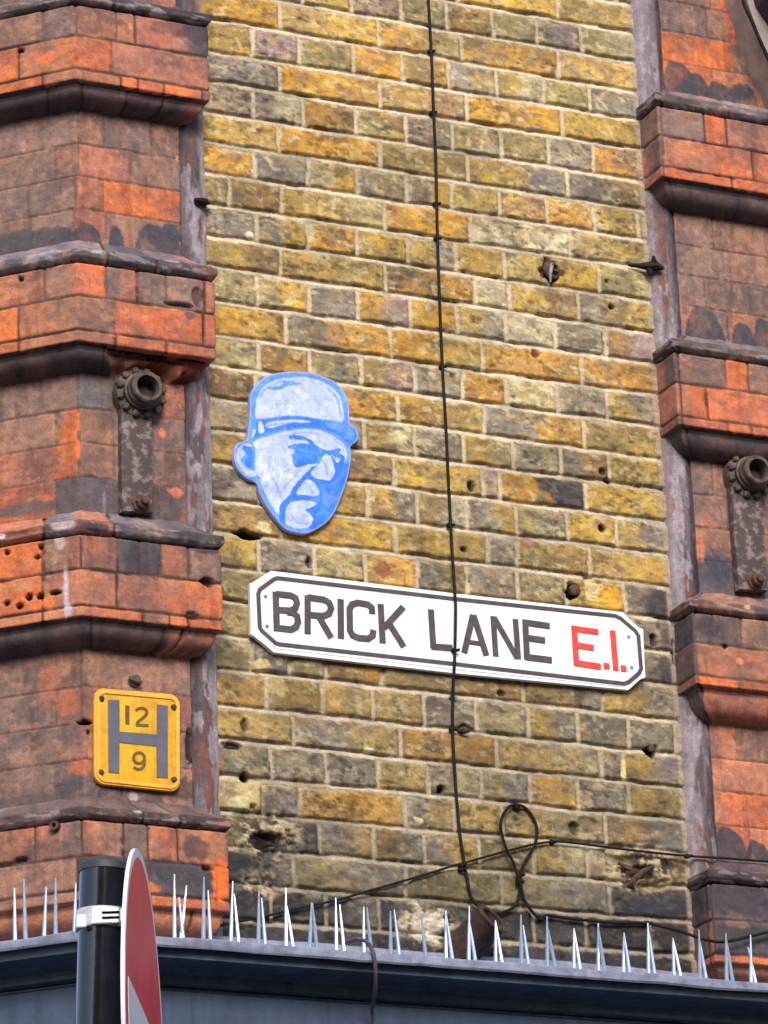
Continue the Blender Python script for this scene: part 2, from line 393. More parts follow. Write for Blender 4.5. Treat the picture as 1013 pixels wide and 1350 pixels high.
    # colour
    n1 = fbm(X*26+bid*3.1, Z*40, 51, 4); n2 = fbm(X*75, Z*110, 52, 4); n3 = fbm(X*5, Z*5, 53, 3); n4 = fbm(X*190, Z*190, 54, 2)
    mix = sstep(.42, .62, n1*.65+n2*.35)[..., None]
    col = c1*(1-mix)+c2*mix
    q1 = sstep(.53, .60, fbm(X*34+bid*5, Z*62+bid, 58, 4)); q2 = sstep(.55, .62, fbm(X*30-bid*3, Z*55, 59, 4)); q3 = sstep(.60, .66, fbm(X*42, Z*80+bid, 60, 4))
    f1 = (.10+.55*vn(bid*3.3, bid*.9, 14))*q1; lum = sstep(.10, .22, c1.mean(-1)); f1 = f1*(.3+.7*lum); f2 = (.05+.5*vn(bid*2.3, bid*1.9, 15))*q2*lum; f3 = .5*q3
    col = col*(1-f1[..., None])+lin((134,122,106))*f1[..., None]; col = col*(1-f2[..., None])+lin((206,166,92))*f2[..., None]
    col = col*(1-f3[..., None])+lin((96,84,80))*f3[..., None]
    col = col*(.74+.52*n2)[..., None]*(.88+.24*n4)[..., None]
    dark = sstep(.58, .70, fbm(X*48+7, Z*70, 55, 3))*sstep(.4, .62, fbm(X*7, Z*9, 57, 2))
    soft = sstep(.48, .62, fbm(X*13+9, Z*20, 67, 4))[..., None]*.30; col = col*(1-soft)+lin((120,108,94))*soft*(.8+.4*n2)[..., None]; col = col*(1-.45*dark)[..., None]
    pale = sstep(.64, .72, fbm(X*60+3, Z*80, 56, 3))*(.35+.65*lum)
    col = col*(1-.5*pale[..., None]) + lin((222,206,160))*.5*pale[..., None]
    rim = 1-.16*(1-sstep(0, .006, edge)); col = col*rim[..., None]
    col = col*(1-.6*pit)[..., None]
    mcol = lin((222,203,174))*(.72+.5*fbm(X*60, Z*60, 61, 3))[..., None]
    mdark = sstep(.5, .66, fbm(X*10, Z*14, 62, 3)); mcol = mcol*(1-.30*mdark)[..., None]
    mcol = mcol*(.55+.45*sstep(.0, .30, st))[..., None]  # mortar colour darkened under the upper brick, a painted shadow line
    mcol = np.where(side[..., None], lin((214,196,164))*(.75+.4*n2)[..., None], mcol)
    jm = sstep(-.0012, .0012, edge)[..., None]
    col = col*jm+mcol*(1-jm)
    # smeared mortar over some bricks
    sm = sstep(.66, .74, fbm(X*16, Z*30, 63, 4))*(1-sstep(.0, .016, edge))*inb
    col = col*(1-.7*sm[..., None])+lin((208,194,160))*.7*sm[..., None]
    # city grime gathers low on the wall
    low = sstep(zl[9], zl[26], Z)*.36 + sstep(zl[24], zl[26], Z)*.2
    low = low*(.5+1.0*n3)
    gr = sstep(.50, .64, fbm(X*6+2, Z*8, 66, 4))*.22; col = col*(1-gr)[..., None]; col = col*(1-.72*low)[..., None]; gm = col.mean(-1, keepdims=True); col = col+(gm-col)*(.0+.22*low[..., None])
    # damage, holes, patches: (px, py, half-width px, half-height px, depth, colour, strength)
    marks = [(350,1108,16,12,-.016,(40,30,40),.97),(846,1152,22,11,-.012,(62,40,40),.9),(815,1130,22,14,-.010,(190,170,130),.6),(860,1165,26,10,-.012,(180,160,120),.55),
      (755,779,10,10,-.03,(30,24,34),1),(785,778,20,17,-.008,(216,196,140),.85),(806,790,15,17,-.004,(216,166,66),.95),(727,357,15,15,-.012,(92,60,66),.85),(800,371,3,3,-.012,(50,30,24),.95),
      (805,405,3.5,3.2,-.015,(24,16,16),1),(706,466,6,7,-.010,(92,50,50),.9),(596,495,4,4,-.006,(90,60,60),.8),(338,515,5,4,-.012,(80,36,20),.95),(327,705,14,6,-.02,(26,18,20),1),(349,694,10,7,-.004,(224,212,160),.95),
      (621,641,5,8,-.014,(24,16,16),.95),(802,634,5,4,-.015,(50,14,14),1),(794,622,5,5,-.01,(40,26,26),.9),(794,697,5,5,-.013,(30,20,24),1),(612,725,5,4,-.01,(40,26,20),.9),(407,742,4,7,-.012,(50,36,50),.9),(503,752,10,13,-.002,(140,82,62),.85),
      (695,716,9,10,-.002,(150,96,86),.6),(612,962,8,6,-.02,(36,26,30),1),(858,990,9,8,-.02,(36,30,40),.95),(582,1041,6,5,-.02,(44,16,34),1),(334,1065,5,5,-.012,(40,28,30),.95),(757,1093,8,8,-.012,(60,46,50),.85),
      (822,1015,4,14,.003,(240,222,160),.85),(661,914,5,4,-.01,(60,44,30),.9),(599,922,5,4,-.012,(40,30,30),.9),(330,1048,20,18,-.004,(222,198,130),.55),(560,1220,26,22,.004,(206,196,176),.9),(345,880,12,9,.003,(222,200,140),.75),(360,905,16,11,.001,(206,186,130),.5),
      (322,957,4,8,-.01,(90,56,20),.9),(305,983,12,5,-.012,(36,24,30),.95),(323,1026,7,6,-.015,(30,20,26),1),(368,1105,6,6,-.01,(70,50,50),.7),(311,1060,14,9,.002,(210,198,150),.5),(330,310,7,4,.002,(240,232,190),.9),(343,643,9,7,.002,(226,222,170),.8),
      (775,1088,12,10,-.006,(120,96,90),.5),(895,866,10,20,-.012,(66,58,60),.7),(862,845,6,8,-.015,(50,40,40),.8),(640,205,22,5,-.004,(110,104,108),.6),(352,1060,8,20,-.005,(90,76,70),.4),(430,1190,16,14,.0,(70,74,86),.4),
      (745,316,7,6,.002,(226,216,170),.8),(484,990,7,4,.002,(226,220,200),.9),(552,1082,7,4,.003,(232,216,160),.8),(370,1120,26,12,-.006,(72,72,74),.5),(880,828,16,26,0,(66,60,62),.5),(868,800,26,14,0,(70,66,70),.6),(700,840,1,1,0,(90,80,70),.1),(300,880,20,30,0,(84,76,66),.4),(330,1140,34,26,0,(60,58,62),.5),(300,1190,26,34,0,(56,54,60),.6),(870,1195,40,18,0,(60,62,72),.6),(300,740,18,22,0,(74,68,70),.5)]
    for (a, b, hx, hy) in ((352,1102,46,34),(846,1148,52,36),(340,1165,34,22),(565,1222,40,26)):
        q = P(a, b); d = np.sqrt(((X-q[0])/(hx/540.))**2+((Z-q[2])/(hy/560.))**2); f = (1-sstep(.55, 1.15, d+(fbm(X*40, Z*40, 97, 2)-.5)*.5))
        rg = fbm(X*52, Z*64, 98, 4); rf = fbm(X*130, Z*150, 99, 3)
        H = H+f*((rg-.55)*.022-.002); tn = sstep(.42, .60, rg+(rf-.5)*.5)[..., None]
        cc_ = lin((58,52,54))*(1-tn)+lin((196,178,142))*tn; cc_ = cc_*(.6+.8*rf)[..., None]
        col = col*(1-(f*.8)[..., None])+cc_*(f*.8)[..., None]
    for (a, b, hx, hy, dp, cc, s) in marks:
        q = P(a, b); rx = hx/540.; rz = hy/560.
        d = np.sqrt(((X-q[0])/rx)**2+((Z-q[2])/rz)**2) + (fbm(X*70, Z*70, int(a), 3)-.5)*1.3*(1 if hx > 6 else .4)
        f = 1-sstep(.75, 1.1, d)
        H = H+dp*f*(.6+.8*n2 if hx > 8 else 1); cf = lin(cc)*(.6+.8*n2)[..., None]
        col = col*(1-(f*s)[..., None])+cf*(f*s)[..., None]
    # rusty shattered pocket details
    V = np.stack([X, -H, Z], -1)
    # fillet where the brickwork stops against the pilaster strips
    endf = np.maximum(1-sstep(0, .007, X-(-.004)), sstep(XR-.016, XR-.008, X))
    V[..., 1] += endf*.002*0
    pale_e = sstep(XR-.017, XR-.010, X)*(1-sstep(XR-.002, XR+.003, X)); col = col*(1-pale_e[..., None]*.8)+lin((178,160,140))*pale_e[..., None]*.8*(.7+.5*n2)[..., None]
    return grid_obj('brickwork', V, col, M['brick'], building, flip=False)
brickwork = stock_wall()
# ------------------------------------------------------------------ red brick pilasters
TC = {'R':((208,114,74),(184,106,80)),'r':((174,112,92),(152,102,90)),'o':((194,126,94),(170,114,94)),'b':((142,114,104),(124,102,98)),'d':((116,96,92),(98,84,86)),
 's':((84,80,90),(100,92,96)),'O':((224,122,70),(200,112,74)),'n':((156,116,98),(138,106,98)),'v':((112,106,114),(140,124,122)),'k':((84,74,80),(108,90,88))}
OFF_S, OFF_B = .016, .085
XS_END = -.052      # right edge of the left pilaster's shaft (set below from the sight lines)
XS_END = float(np.mean([P(240,230,OFF_S)[0], P(244,600,OFF_S)[0], P(250,980,OFF_S)[0]]))
XB_END = float(np.mean([P(278,129,OFF_B)[0], P(287,474,OFF_B)[0], P(290,833,OFF_B)[0]]))
RS = float(np.mean([P(876,80,OFF_S)[0], P(898,380,OFF_S)[0], P(915,700,OFF_S)[0], P(941,1050,OFF_S)[0]]))
RB = float(np.mean([P(872,180,OFF_B)[0], P(893,520,OFF_B)[0], P(913,870,OFF_B)[0]]))
print('XS', XS_END, XB_END, 'R', RS, RB, 'wall', XR)
CANT = .62; RW = .52
def place(side, u, off, bandness):
    """u: running coordinate in metres. left pilaster: u<0 on the canted face, 0..W on the front, >W on the return.
       right pilaster: u<0 return (towards the wall), >=0 front."""
    if side == 'L':
        cx = XC0-T22*off; xe = XS_END+(XB_END-XS_END)*np.clip((off-OFF_S)/(OFF_B-OFF_S), 0, 1.3)
        Wn = XB_END-(XC0-T22*OFF_B)                 # nominal front length
        x = np.where(u < 0, cx+u*SQ, np.where(u <= Wn, cx+(xe-cx)*(u/Wn), xe))
        y = np.where(u < 0, -off-u*SQ, np.where(u <= Wn, -off, -off+(u-Wn)*(off+.04)/.09))
    else:
        xs = RS+(RB-RS)*np.clip((off-OFF_S)/(OFF_B-OFF_S), 0, 1.3)
        x = np.where(u < 0, xs, np.where(u > RW, RB+RW+(off-OFF_B), xs+(RB+RW+(off-OFF_B)-xs)*(u/RW)))
        y = np.where(u < 0, -off+(-u)*(off+.04)/.09, np.where(u > RW, -off+(u-RW)*(off+.04)/.09, -off))
    return x, y
WN = XB_END-(XC0-T22*OFF_B)
def u_of(side, px, py, off):
    if side == 'R':
        xs = RS+(RB-RS)*min(max((off-OFF_S)/(OFF_B-OFF_S), 0), 1.3); x = P(px, py, off)[0]
        return (x-xs)/(RB+RW+(off-OFF_B)-xs)*RW
    c = corner(off)
    if px < cornerpx(py, off):
        q = Pc(px, py, off); return -math.hypot(q[0]-c[0], q[1]-c[1])
    xe = XS_END+(XB_END-XS_END)*min(max((off-OFF_S)/(OFF_B-OFF_S), 0), 1.3)
    return (P(px, py, off)[0]-c[0])/(xe-c[0])*WN
def zc(side, py, off):
    if side == 'L': return P(cornerpx(py, off), py, off)[2]
    px = 872+(py-180)*.06
    return P(px, py, off)[2]
CNT = [0]
def piece(name, side, prof, rows, parent, stains=(), jw=.0022, seedk=0, rough=1.0, mat='terra', streak=0.0):
    """prof: (off, z) from top to bottom. rows: [(z_top, z_bot, [(u_end, code)...])...]"""
    CNT[0] += 1; sk = CNT[0]*13
    pts = [np.array(p, float) for p in prof]; out = []
    for a, b in zip(pts[:-1], pts[1:]):
        n = max(1, int(np.linalg.norm(b-a)/.0028))
        for i in range(n): out.append(a+(b-a)*i/n)
    out.append(pts[-1]); out = np.array(out); off1, z1 = out[:, 0], out[:, 1]
    tan = np.gradient(out, axis=0); tan /= np.maximum(np.linalg.norm(tan, axis=1, keepdims=True), 1e-9)
    nrm = np.stack([-tan[:, 1], tan[:, 0]], 1)       # outward normal in (off, z)
    arc = np.concatenate([[0], np.cumsum(np.linalg.norm(np.diff(out, axis=0), axis=1))])
    if side == 'L': us = np.concatenate([np.linspace(-CANT, 0, 125)[:-1], np.linspace(0, WN, 78), np.linspace(WN, WN+.09, 26)[1:]])
    else: us = np.concatenate([np.linspace(-.09, 0, 26)[:-1], np.linspace(0, RW, 110), np.linspace(RW, RW+.09, 10)[1:]])
    U, O = np.meshgrid(us, off1); _, Z = np.meshgrid(us, z1); _, A = np.meshgrid(us, arc)
    N0, NZ = nrm[:, 0][:, None]+0*U, nrm[:, 1][:, None]+0*U
    Uw = U+(fbm(U*12, Z*12, sk, 2)-.5)*.004; Zw = Z+(fbm(U*9, Z*9, sk+1, 2)-.5)*.003
    edge = np.full(U.shape, 9.0); c1 = np.zeros(U.shape+(3,)); c2 = c1.copy(); bid = np.zeros(U.shape)
    rng = random.Random(sk)
    for ri, (za, zb, br) in enumerate(rows):
        top = za if ri else za+1; bot = zb if ri < len(rows)-1 else zb-1
        mk = (Zw <= top) & (Zw > bot); ua = -9
        for ue, code in br:
            b_ = mk & (Uw > ua) & (Uw <= ue)
            A1, B1 = TC[code[0]], TC[code[-1]]; v = rng.uniform(.93, 1.07)
            uu = sstep(.3, .7, (U-max(ua, us[0]))/(min(ue, us[-1])-max(ua, us[0]))+(fbm(U*25, Z*25, sk+ri, 2)-.5)*.6)[..., None] if len(code) > 1 else 0
            c1 = np.where(b_[..., None], lin(np.array(A1[0])*v)*(1-uu)+lin(np.array(B1[0])*v)*uu, c1)
            c2 = np.where(b_[..., None], lin(np.array(A1[1])*v)*(1-uu)+lin(np.array(B1[1])*v)*uu, c2)
            e = np.minimum(Uw-ua, ue-Uw); 
            if ri: e = np.minimum(e, za-Zw)
            if ri < len(rows)-1: e = np.minimum(e, Zw-zb)
            edge = np.where(b_, e, edge); bid = np.where(b_, rng.random()*50, bid); ua = ue
    n1 = fbm(U*18+bid, Z*22, sk+2, 4); n2 = fbm(U*70, Z*90, sk+3, 4); n4 = fbm(U*200, Z*200, sk+4, 2); n5 = fbm(U*6, Z*4, sk+5, 3)
    mix = sstep(.36, .64, n1)[..., None]; col = c1*(1-mix)+c2*mix
    col = col*(.75+.50*n2)[..., None]*(.87+.26*n4)[..., None]
    dk = sstep(.50, .70, fbm(U*9, Z*12, sk+6, 4)); gy_ = lin((96,82,82))*(.8+.4*n2)[..., None]; col = col*(1-.5*dk[..., None])+gy_*.5*dk[..., None]
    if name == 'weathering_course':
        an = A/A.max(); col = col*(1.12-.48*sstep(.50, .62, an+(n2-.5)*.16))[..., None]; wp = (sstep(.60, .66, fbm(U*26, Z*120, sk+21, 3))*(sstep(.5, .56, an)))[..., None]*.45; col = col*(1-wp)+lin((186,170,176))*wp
    cs = sstep(.575, .605, fbm(U*34, Z*46, sk+14, 5))*sstep(.42, .58, n5)*.34; col = col*(1-cs)[..., None]+lin((88,76,78))*cs[..., None]
    ls = sstep(.60, .63, fbm(U*52, Z*60, sk+15, 4))*.22*sstep(.08, .16, c1.mean(-1)); col = col*(1-ls)[..., None]+lin((222,158,122))*ls[..., None]
    vs = sstep(.55, .75, fbm(U*45, Z*5, sk+7, 3)); col = col*(1-.22*vs)[..., None]
    if streak:
        g = sstep(.5, .7, fbm(U*40, Z*9, sk+9, 3))*streak; col = col*(1-g)[..., None]+lin((190,180,182))*g[..., None]
    jr = jw*(.5+1.0*fbm(U*25, Z*25, sk+11, 2))
    jm = 1-sstep(jr*.6, jr*1.8, edge+(n2-.5)*.003)
    jc = lin((92,66,58) if jw > .002 else (116,88,78))*(.5+1.0*sstep(.4, .65, n5))[..., None]
    js = (jm if jw > .002 else jm*.6)[..., None]; col = col*(1-js)+jc*js
    er = sstep(0, .006, edge)
    D = (-jm*.0032+(fbm(U*30, Z*30, sk+8, 4)-.5)*.0035+(n2-.5)*.0014)*rough + (vn(bid, bid*.5, 5)-.5)*.0018
    for st in stains:
        kind = st[0]
        if kind == 'arch':      # soot left under an arched edge: u centre, half width, z bottom, height
            _, uc, hw, zb, hh = st
            d = (U-uc)/hw; top = zb+hh*(1-np.clip(np.abs(d), 0, 1)**3.2)**.8*(1-.12*d)+(n1-.5)*.016+(n2-.5)*.006
            f = (np.abs(d) < 1)*sstep(0, .006, top-Z)
            f = f*(.72+.28*sstep(.3, .55, n1)); col = col*(1-.93*f[..., None])+lin((72,70,80))*(.6+.7*n2)[..., None]*.93*f[..., None]
        elif kind == 'scallop':  # conchoidal bite out of the moulding, raw brown body showing
            _, uc, zz, ru, rz, cc, s, dp = st
            d = ((U-uc)/ru)**2+((Z-zz)/rz)**2+(fbm(U*50, Z*50, sk+31, 2)-.5)*.25
            f = np.clip(1-d, 0, 1); on = sstep(0, .05, f); D = np.where(f > 0, D*.5+dp*np.sqrt(f)+(n1-.5)*.010+(n2-.5)*.004, D)
            cf = lin(cc)*(.65+.6*n2)[..., None]*(1-.45*(1-sstep(.02, .22, f)))[..., None]
            col = col*(1-on[..., None]*s)+cf*on[..., None]*s
        elif kind == 'blob':    # u, z, ru, rz, colour, strength, depth
            _, uc, zz, ru, rz, cc, s, dp = st
            d = np.sqrt(((U-uc)/ru)**2+((Z-zz)/rz)**2)+(fbm(U*60, Z*60, sk+int(abs(uc*1000)), 3)-.5)*(.9 if ru > .012 else .3)
            f = (1-sstep(.7, 1.1, d)); D = D+dp*f; f = f*s
            col = col*(1-f[..., None])+lin(cc)*(.7+.5*n2)[..., None]*f[..., None]
    x, y = place(side, U, O+D*N0, 0)
    V = np.stack([x, y, Z+D*NZ], -1)
    return grid_obj(name, V, col, M[mat], parent)
def rows_of(side, zs, off, spec, pys):
    out = []
    for i, br in enumerate(spec):
        py = pys[i]
        out.append((zs[i], zs[i+1], [((u_of(side, px, py, off) if px < 1500 and px > -900 else (9 if px > 0 else -9)), c) for px, c in br]))
    return out
def rim_prof(zt, zn):
    "weathered top: slopes out from the shaft to a rounded nose, then back to the band face. zn = underside of the nose"
    h = zt-zn; o = OFF_B+.008
    return [(OFF_S-.004, zt+.003), (OFF_S+.004, zt-.003), (OFF_S+.030, zt-h*.30), (OFF_S+.052, zt-h*.50), (OFF_S+.055, zt-h*.545), (o-.003, zt-h*.62), (o, zt-h*.655), (o, zt-h*.86), (o-.006, zt-h*.93), (o-.010, zn+.002), (OFF_B-.018, zn+.001)]
def mould_prof(zl_, zm):
    "under the band: set back, then a fat ovolo curling in to the shaft"
    h = zl_-zm; o = OFF_B
    p = [(o-.001, zl_+.001), (o-.013, zl_-.001), (o-.014, zl_-.007)]
    for i in range(0, 11):
        a = i/10*math.pi/2
        p.append((OFF_S+.008+(o-.016-OFF_S-.008)*math.cos(a)**.9 if a < 1.57 else OFF_S+.008, zl_-.008-(h-.014)*math.sin(a)))
    p += [(OFF_S+.002, zm+.003), (OFF_S-.002, zm-.001)]
    return p
def band(side, parent, py, spec, rimcode, mcode, stains=(), mst=(), rst=()):
    """py: rim top, nose underside, joint, joint, face bottom, moulding bottom (picture rows at the arris)"""
    zt = zc(side, py[0], OFF_S); zn = zc(side, py[1], OFF_B); z1 = zc(side, py[2], OFF_B); z2 = zc(side, py[3], OFF_B); z3 = zc(side, py[4], OFF_B); zm = zc(side, py[5], OFF_S)
    pm = [(py[1]+py[2])/2, (py[2]+py[3])/2, (py[3]+py[4])/2]
    b = piece('band', side, [(OFF_B-.012, zn+.004), (OFF_B-.004, zn-.001), (OFF_B, zn-.004), (OFF_B, z3+.003), (OFF_B-.003, z3+.001), (OFF_B-.020, z3+.0015)], rows_of(side, [zn, z1, z2, z3], OFF_B, spec, pm), parent, [s(side) if callable(s) else s for s in stains])
    jr = [(u_of(side, px, py[1], OFF_B), c) if abs(px) < 1500 else (9, c) for px, c in rimcode]
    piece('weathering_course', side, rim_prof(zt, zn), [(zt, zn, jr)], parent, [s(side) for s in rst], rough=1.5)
    jm = [(u_of(side, px, py[4], OFF_B), c) if abs(px) < 1500 else (9, c) for px, c in mcode]
    piece('moulding', side, mould_prof(z3, zm), [(z3, zm, jm)], parent, [s(side) for s in mst], rough=.8)
    return zt, zm
E9 = 9999
def blob(px, py, off, rx, ry, cc, s=.95, dp=0.0):
    def f(side):
        z = (Pc if (side == 'L' and px < cornerpx(py, off)) else P)(px, py, off)[2]
        return ('blob', u_of(side, px, py, off), z, rx/540., ry/560., cc, s, dp)
    return f
def scallop(px, py, off, rx, ry, cc, s=1, dp=-.02):
    def f(side): b = blob(px, py, off, rx, ry, cc, s, dp)(side); return ('scallop',)+b[1:]
    return f
def arch(px, hw, pyb, pyt, off=OFF_S):
    def f(side):
        q = (Pc if (side == 'L' and px < cornerpx(pyb, off)) else P)
        zb = q(px, pyb, off)[2]; zt_ = q(px, pyt, off)[2]
        return ('arch', u_of(side, px, pyb, off), abs(u_of(side, px+hw, pyb, off)-u_of(side, px, pyb, off)), zb-.02, zt_-zb+.02)
    return f
def shaft(side, parent, zt, zb, spec, pys, stains=(), over=.004):
    n = len(spec); zs = [zt-(zt-zb)*i/n for i in range(n+1)]
    return piece('shaft', side, [(OFF_S, zt+over), (OFF_S, zb-over)], rows_of(side, zs, OFF_S, spec, pys), parent, [s(side) for s in stains], jw=.0013)

HOLE = (26,16,18)
# ---- left pilaster
lp = bpy.data.objects.new('pilaster', None); C.objects.link(lp); lp.parent = building; lp['label'] = 'red brick pilaster turning the canted corner at the left'
zt0 = zc('L', -45, OFF_S)
a1 = band('L', lp, (-14,4,45,89,104,146),
 [[(57,'n'),(100,'b'),(153,'ro'),(178,'o'),(E9,'rs')], [(24,'O'),(147,'oR'),(E9,'r')], [(57,'O'),(161,'o'),(182,'O'),(216,'R'),(266,'O'),(E9,'R')]],
 [(150,'v'),(E9,'s')], [(62,'nk'),(108,'k'),(172,'k'),(222,'k'),(E9,'kr')],
 [blob(28,66,OFF_B,3.5,3.5,HOLE,1,-.015), blob(262,40,OFF_B,30,20,(70,60,70),.75), blob(230,38,OFF_B,34,12,(90,66,70),.5), blob(172,34,OFF_B,4,5,(230,150,120),.7), blob(100,76,OFF_B,4,4,(150,70,60),.8), blob(60,76,OFF_B,14,8,(236,120,70),.8)])
shaft('L', lp, zt0+.42, a1[0], [[(20,'b'),(80,'n'),(150,'r'),(200,'b'),(E9,'o')]]*5, [-20]*5)
a2 = band('L', lp, (317,344,388,433,449,492),
 [[(59,'o'),(140,'nR'),(181,'br'),(220,'b'),(270,'b'),(E9,'r')], [(24,'O'),(151,'on'),(268,'R'),(E9,'R')], [(25,'R'),(152,'o'),(220,'R'),(E9,'R')]],
 [(142,'v'),(206,'s'),(E9,'vr')], [(140,'k'),(168,'k'),(E9,'r')],
 [blob(28,367,OFF_B,3.5,3.5,HOLE,1,-.015), blob(240,402,OFF_B,20,3,(40,26,32),.9,-.01), blob(262,392,OFF_B,7,14,(60,36,42),.7,-.006), blob(250,416,OFF_B,7,6,(84,76,92),.8), blob(118,412,OFF_B,4,4,(160,76,60),.7)],
 [scallop(218,470,OFF_B-.03,24,40,(178,112,96),1,-.026), scallop(190,468,OFF_B-.03,26,34,(170,104,88),1,-.022), scallop(160,462,OFF_B-.03,22,26,(190,130,114),1,-.026), scallop(262,476,OFF_B-.03,28,30,(158,86,74),1,-.016), blob(236,458,OFF_B-.02,12,5,(40,30,38),.9,-.01)],
 [blob(56,337,OFF_B,26,3.5,(190,180,190),.5), blob(125,334,OFF_B,9,2.5,(206,196,206),.7), blob(222,344,OFF_B,10,3,(200,180,186),.6)])
shaft('L', lp, a1[1], a2[0],
 [[(35,'b'),(103,'b'),(137,'n'),(200,'b'),(E9,'nr')], [(73,'b'),(104,'n'),(172,'r'),(E9,'nb')], [(37,'b'),(101,'b'),(136,'r'),(E9,'OR')], [(40,'b'),(98,'b'),(140,'r'),(E9,'n')]], [168,212,256,298],
 [arch(116,21,318,292), arch(154,12,322,298), arch(210,34,330,296), arch(50,70,338,300), blob(224,306,OFF_S,26,12,(70,70,82),.9), blob(30,314,OFF_S,70,12,(90,84,88),.8), blob(106,248,OFF_S,4,8,(226,140,120),.6), blob(234,208,OFF_S,3,3,(240,180,160),.7), blob(30,192,OFF_S,3,8,(220,170,150),.6)])
a3 = band('L', lp, (673,703,749,797,812,856),
 [[(57,'O'),(107,'nr'),(155,'r'),(186,'s'),(213,'s'),(250,'r'),(E9,'bs')], [(57,'oO'),(90,'o'),(154,'o'),(E9,'rO')], [(57,'o'),(188,'oR'),(224,'o'),(249,'O'),(E9,'O')]],
 [(57,'o'),(151,'vo'),(E9,'vs')], [(120,'k'),(222,'k'),(246,'kr'),(E9,'rO')],
 [blob(9,728,OFF_B,3.2,3.2,HOLE,1,-.015), blob(54,720,OFF_B,3.5,3.5,HOLE,1,-.015), blob(50,734,OFF_B,3.2,3.2,HOLE,1,-.015), blob(9,795,OFF_B,3.5,3.5,HOLE,1,-.015), blob(26,799,OFF_B,4,4,HOLE,1,-.015), blob(39,787,OFF_B,4,4.5,HOLE,1,-.015), blob(53,786,OFF_B,4,4,HOLE,1,-.015), blob(74,781,OFF_B,8,3,HOLE,.95,-.012),
  blob(87,780,OFF_B,3.5,34,(206,196,204),.85), blob(78,716,OFF_B,7,12,(206,190,180),.8), blob(90,803,OFF_B,6,10,(200,190,200),.7), blob(276,768,OFF_B,9,6,(30,22,30),.95,-.012), blob(256,812,OFF_B,10,5,(60,30,34),.8,-.008), blob(180,738,OFF_B,18,20,(58,54,66),.6), blob(64,793,OFF_B,8,8,(244,140,70),.8),
  blob(272,724,OFF_B,18,7,(60,40,46),.7), blob(20,775,OFF_B,30,6,(190,150,110),.5)],
 [], [blob(80,694,OFF_B,16,6,(206,186,186),.8), blob(126,697,OFF_B,14,5,(64,60,76),.9), blob(15,706,OFF_B,26,5,(130,78,66),.8,-.004), blob(3,708,OFF_B,5,4,(240,220,230),.9)])
shaft('L', lp, a2[1], a3[0],
 [[(20,'b'),(103,'b'),(150,'v'),(210,'n'),(E9,'r')], [(73,'n'),(103,'nO'),(150,'n'),(210,'b'),(E9,'b')], [(39,'o'),(103,'rO'),(152,'n'),(210,'b'),(E9,'n')], [(73,'oR'),(103,'s'),(152,'s'),(210,'d'),(E9,'dr')]], [516,562,606,650],
 [blob(103,556,OFF_S,2.5,12,(250,130,70),.95), blob(103,592,OFF_S,2.5,13,(250,130,70),.95), blob(214,571,OFF_S,6,6,(236,140,100),.9), blob(140,510,OFF_S,28,26,(112,104,96),.6), blob(232,650,OFF_S,12,7,(216,120,90),.8), blob(30,672,OFF_S,50,9,(92,88,92),.8), blob(138,665,OFF_S,3,18,(150,132,130),.6)])
a4 = band('L', lp, (1050,1080,1128,1172,1188,1234),
 [[(47,'no'),(107,'on'),(163,'on'),(196,'d'),(235,'oR'),(E9,'od')], [(102,'dn'),(200,'sd'),(288,'s'),(E9,'O')], [(100,'n'),(200,'O'),(E9,'OR')]],
 [(188,'vd'),(236,'d'),(E9,'dr')], [(100,'o'),(200,'n'),(260,'o'),(E9,'o')],
 [blob(80,1092,OFF_B,2.4,60,(214,140,100),.6), blob(28,1134,OFF_B,8,4,(60,20,20),.95,-.012), blob(8,1140,OFF_B,14,3,(70,36,34),.8,-.006), blob(200,1170,OFF_B,12,7,(236,126,60),.9), blob(236,1152,OFF_B,46,18,(76,72,80),.75), blob(76,1122,OFF_B,60,14,(92,80,80),.6), blob(260,1118,OFF_B,18,16,(70,62,70),.7), blob(292,1160,OFF_B,14,28,(240,120,56),.9), blob(275,1146,OFF_B,8,3,(20,16,22),.9,-.01)],
 [], [blob(70,1080,OFF_B,10,4,(120,110,100),.6), blob(180,1072,OFF_B,6,2.5,(200,190,180),.7)])
shaft('L', lp, a3[1], a4[0],
 [[(30,'b'),(106,'bn'),(170,'n'),(E9,'n')], [(74,'b'),(106,'nr'),(160,'r'),(E9,'nr')], [(40,'b'),(106,'bn'),(150,'r'),(E9,'b')], [(73,'nb'),(106,'d'),(160,'d'),(E9,'dn')]], [880,930,980,1028],
 [blob(64,900,OFF_S,14,32,(186,112,84),.6), blob(88,925,OFF_S,16,18,(196,112,78),.6), blob(112,952,OFF_S,9,3,(24,16,20),.95,-.012), blob(116,966,OFF_S,3,3,(40,24,26),.9,-.008), blob(175,902,OFF_S,16,9,(170,150,140),.7), blob(250,985,OFF_S,6,22,(34,24,32),.9,-.012), blob(90,1036,OFF_S,22,10,(84,82,90),.8), blob(176,1050,OFF_S,8,6,(200,196,200),.7), blob(108,1010,OFF_S,16,10,(214,120,76),.6), blob(240,1040,OFF_S,20,14,(72,60,64),.7), blob(40,1056,OFF_S,60,8,(86,80,84),.7)])
zend = zc('L', 1262, OFF_S)
shaft('L', lp, a4[1], zend, [[(60,'d'),(E9,'n')]], [1250])

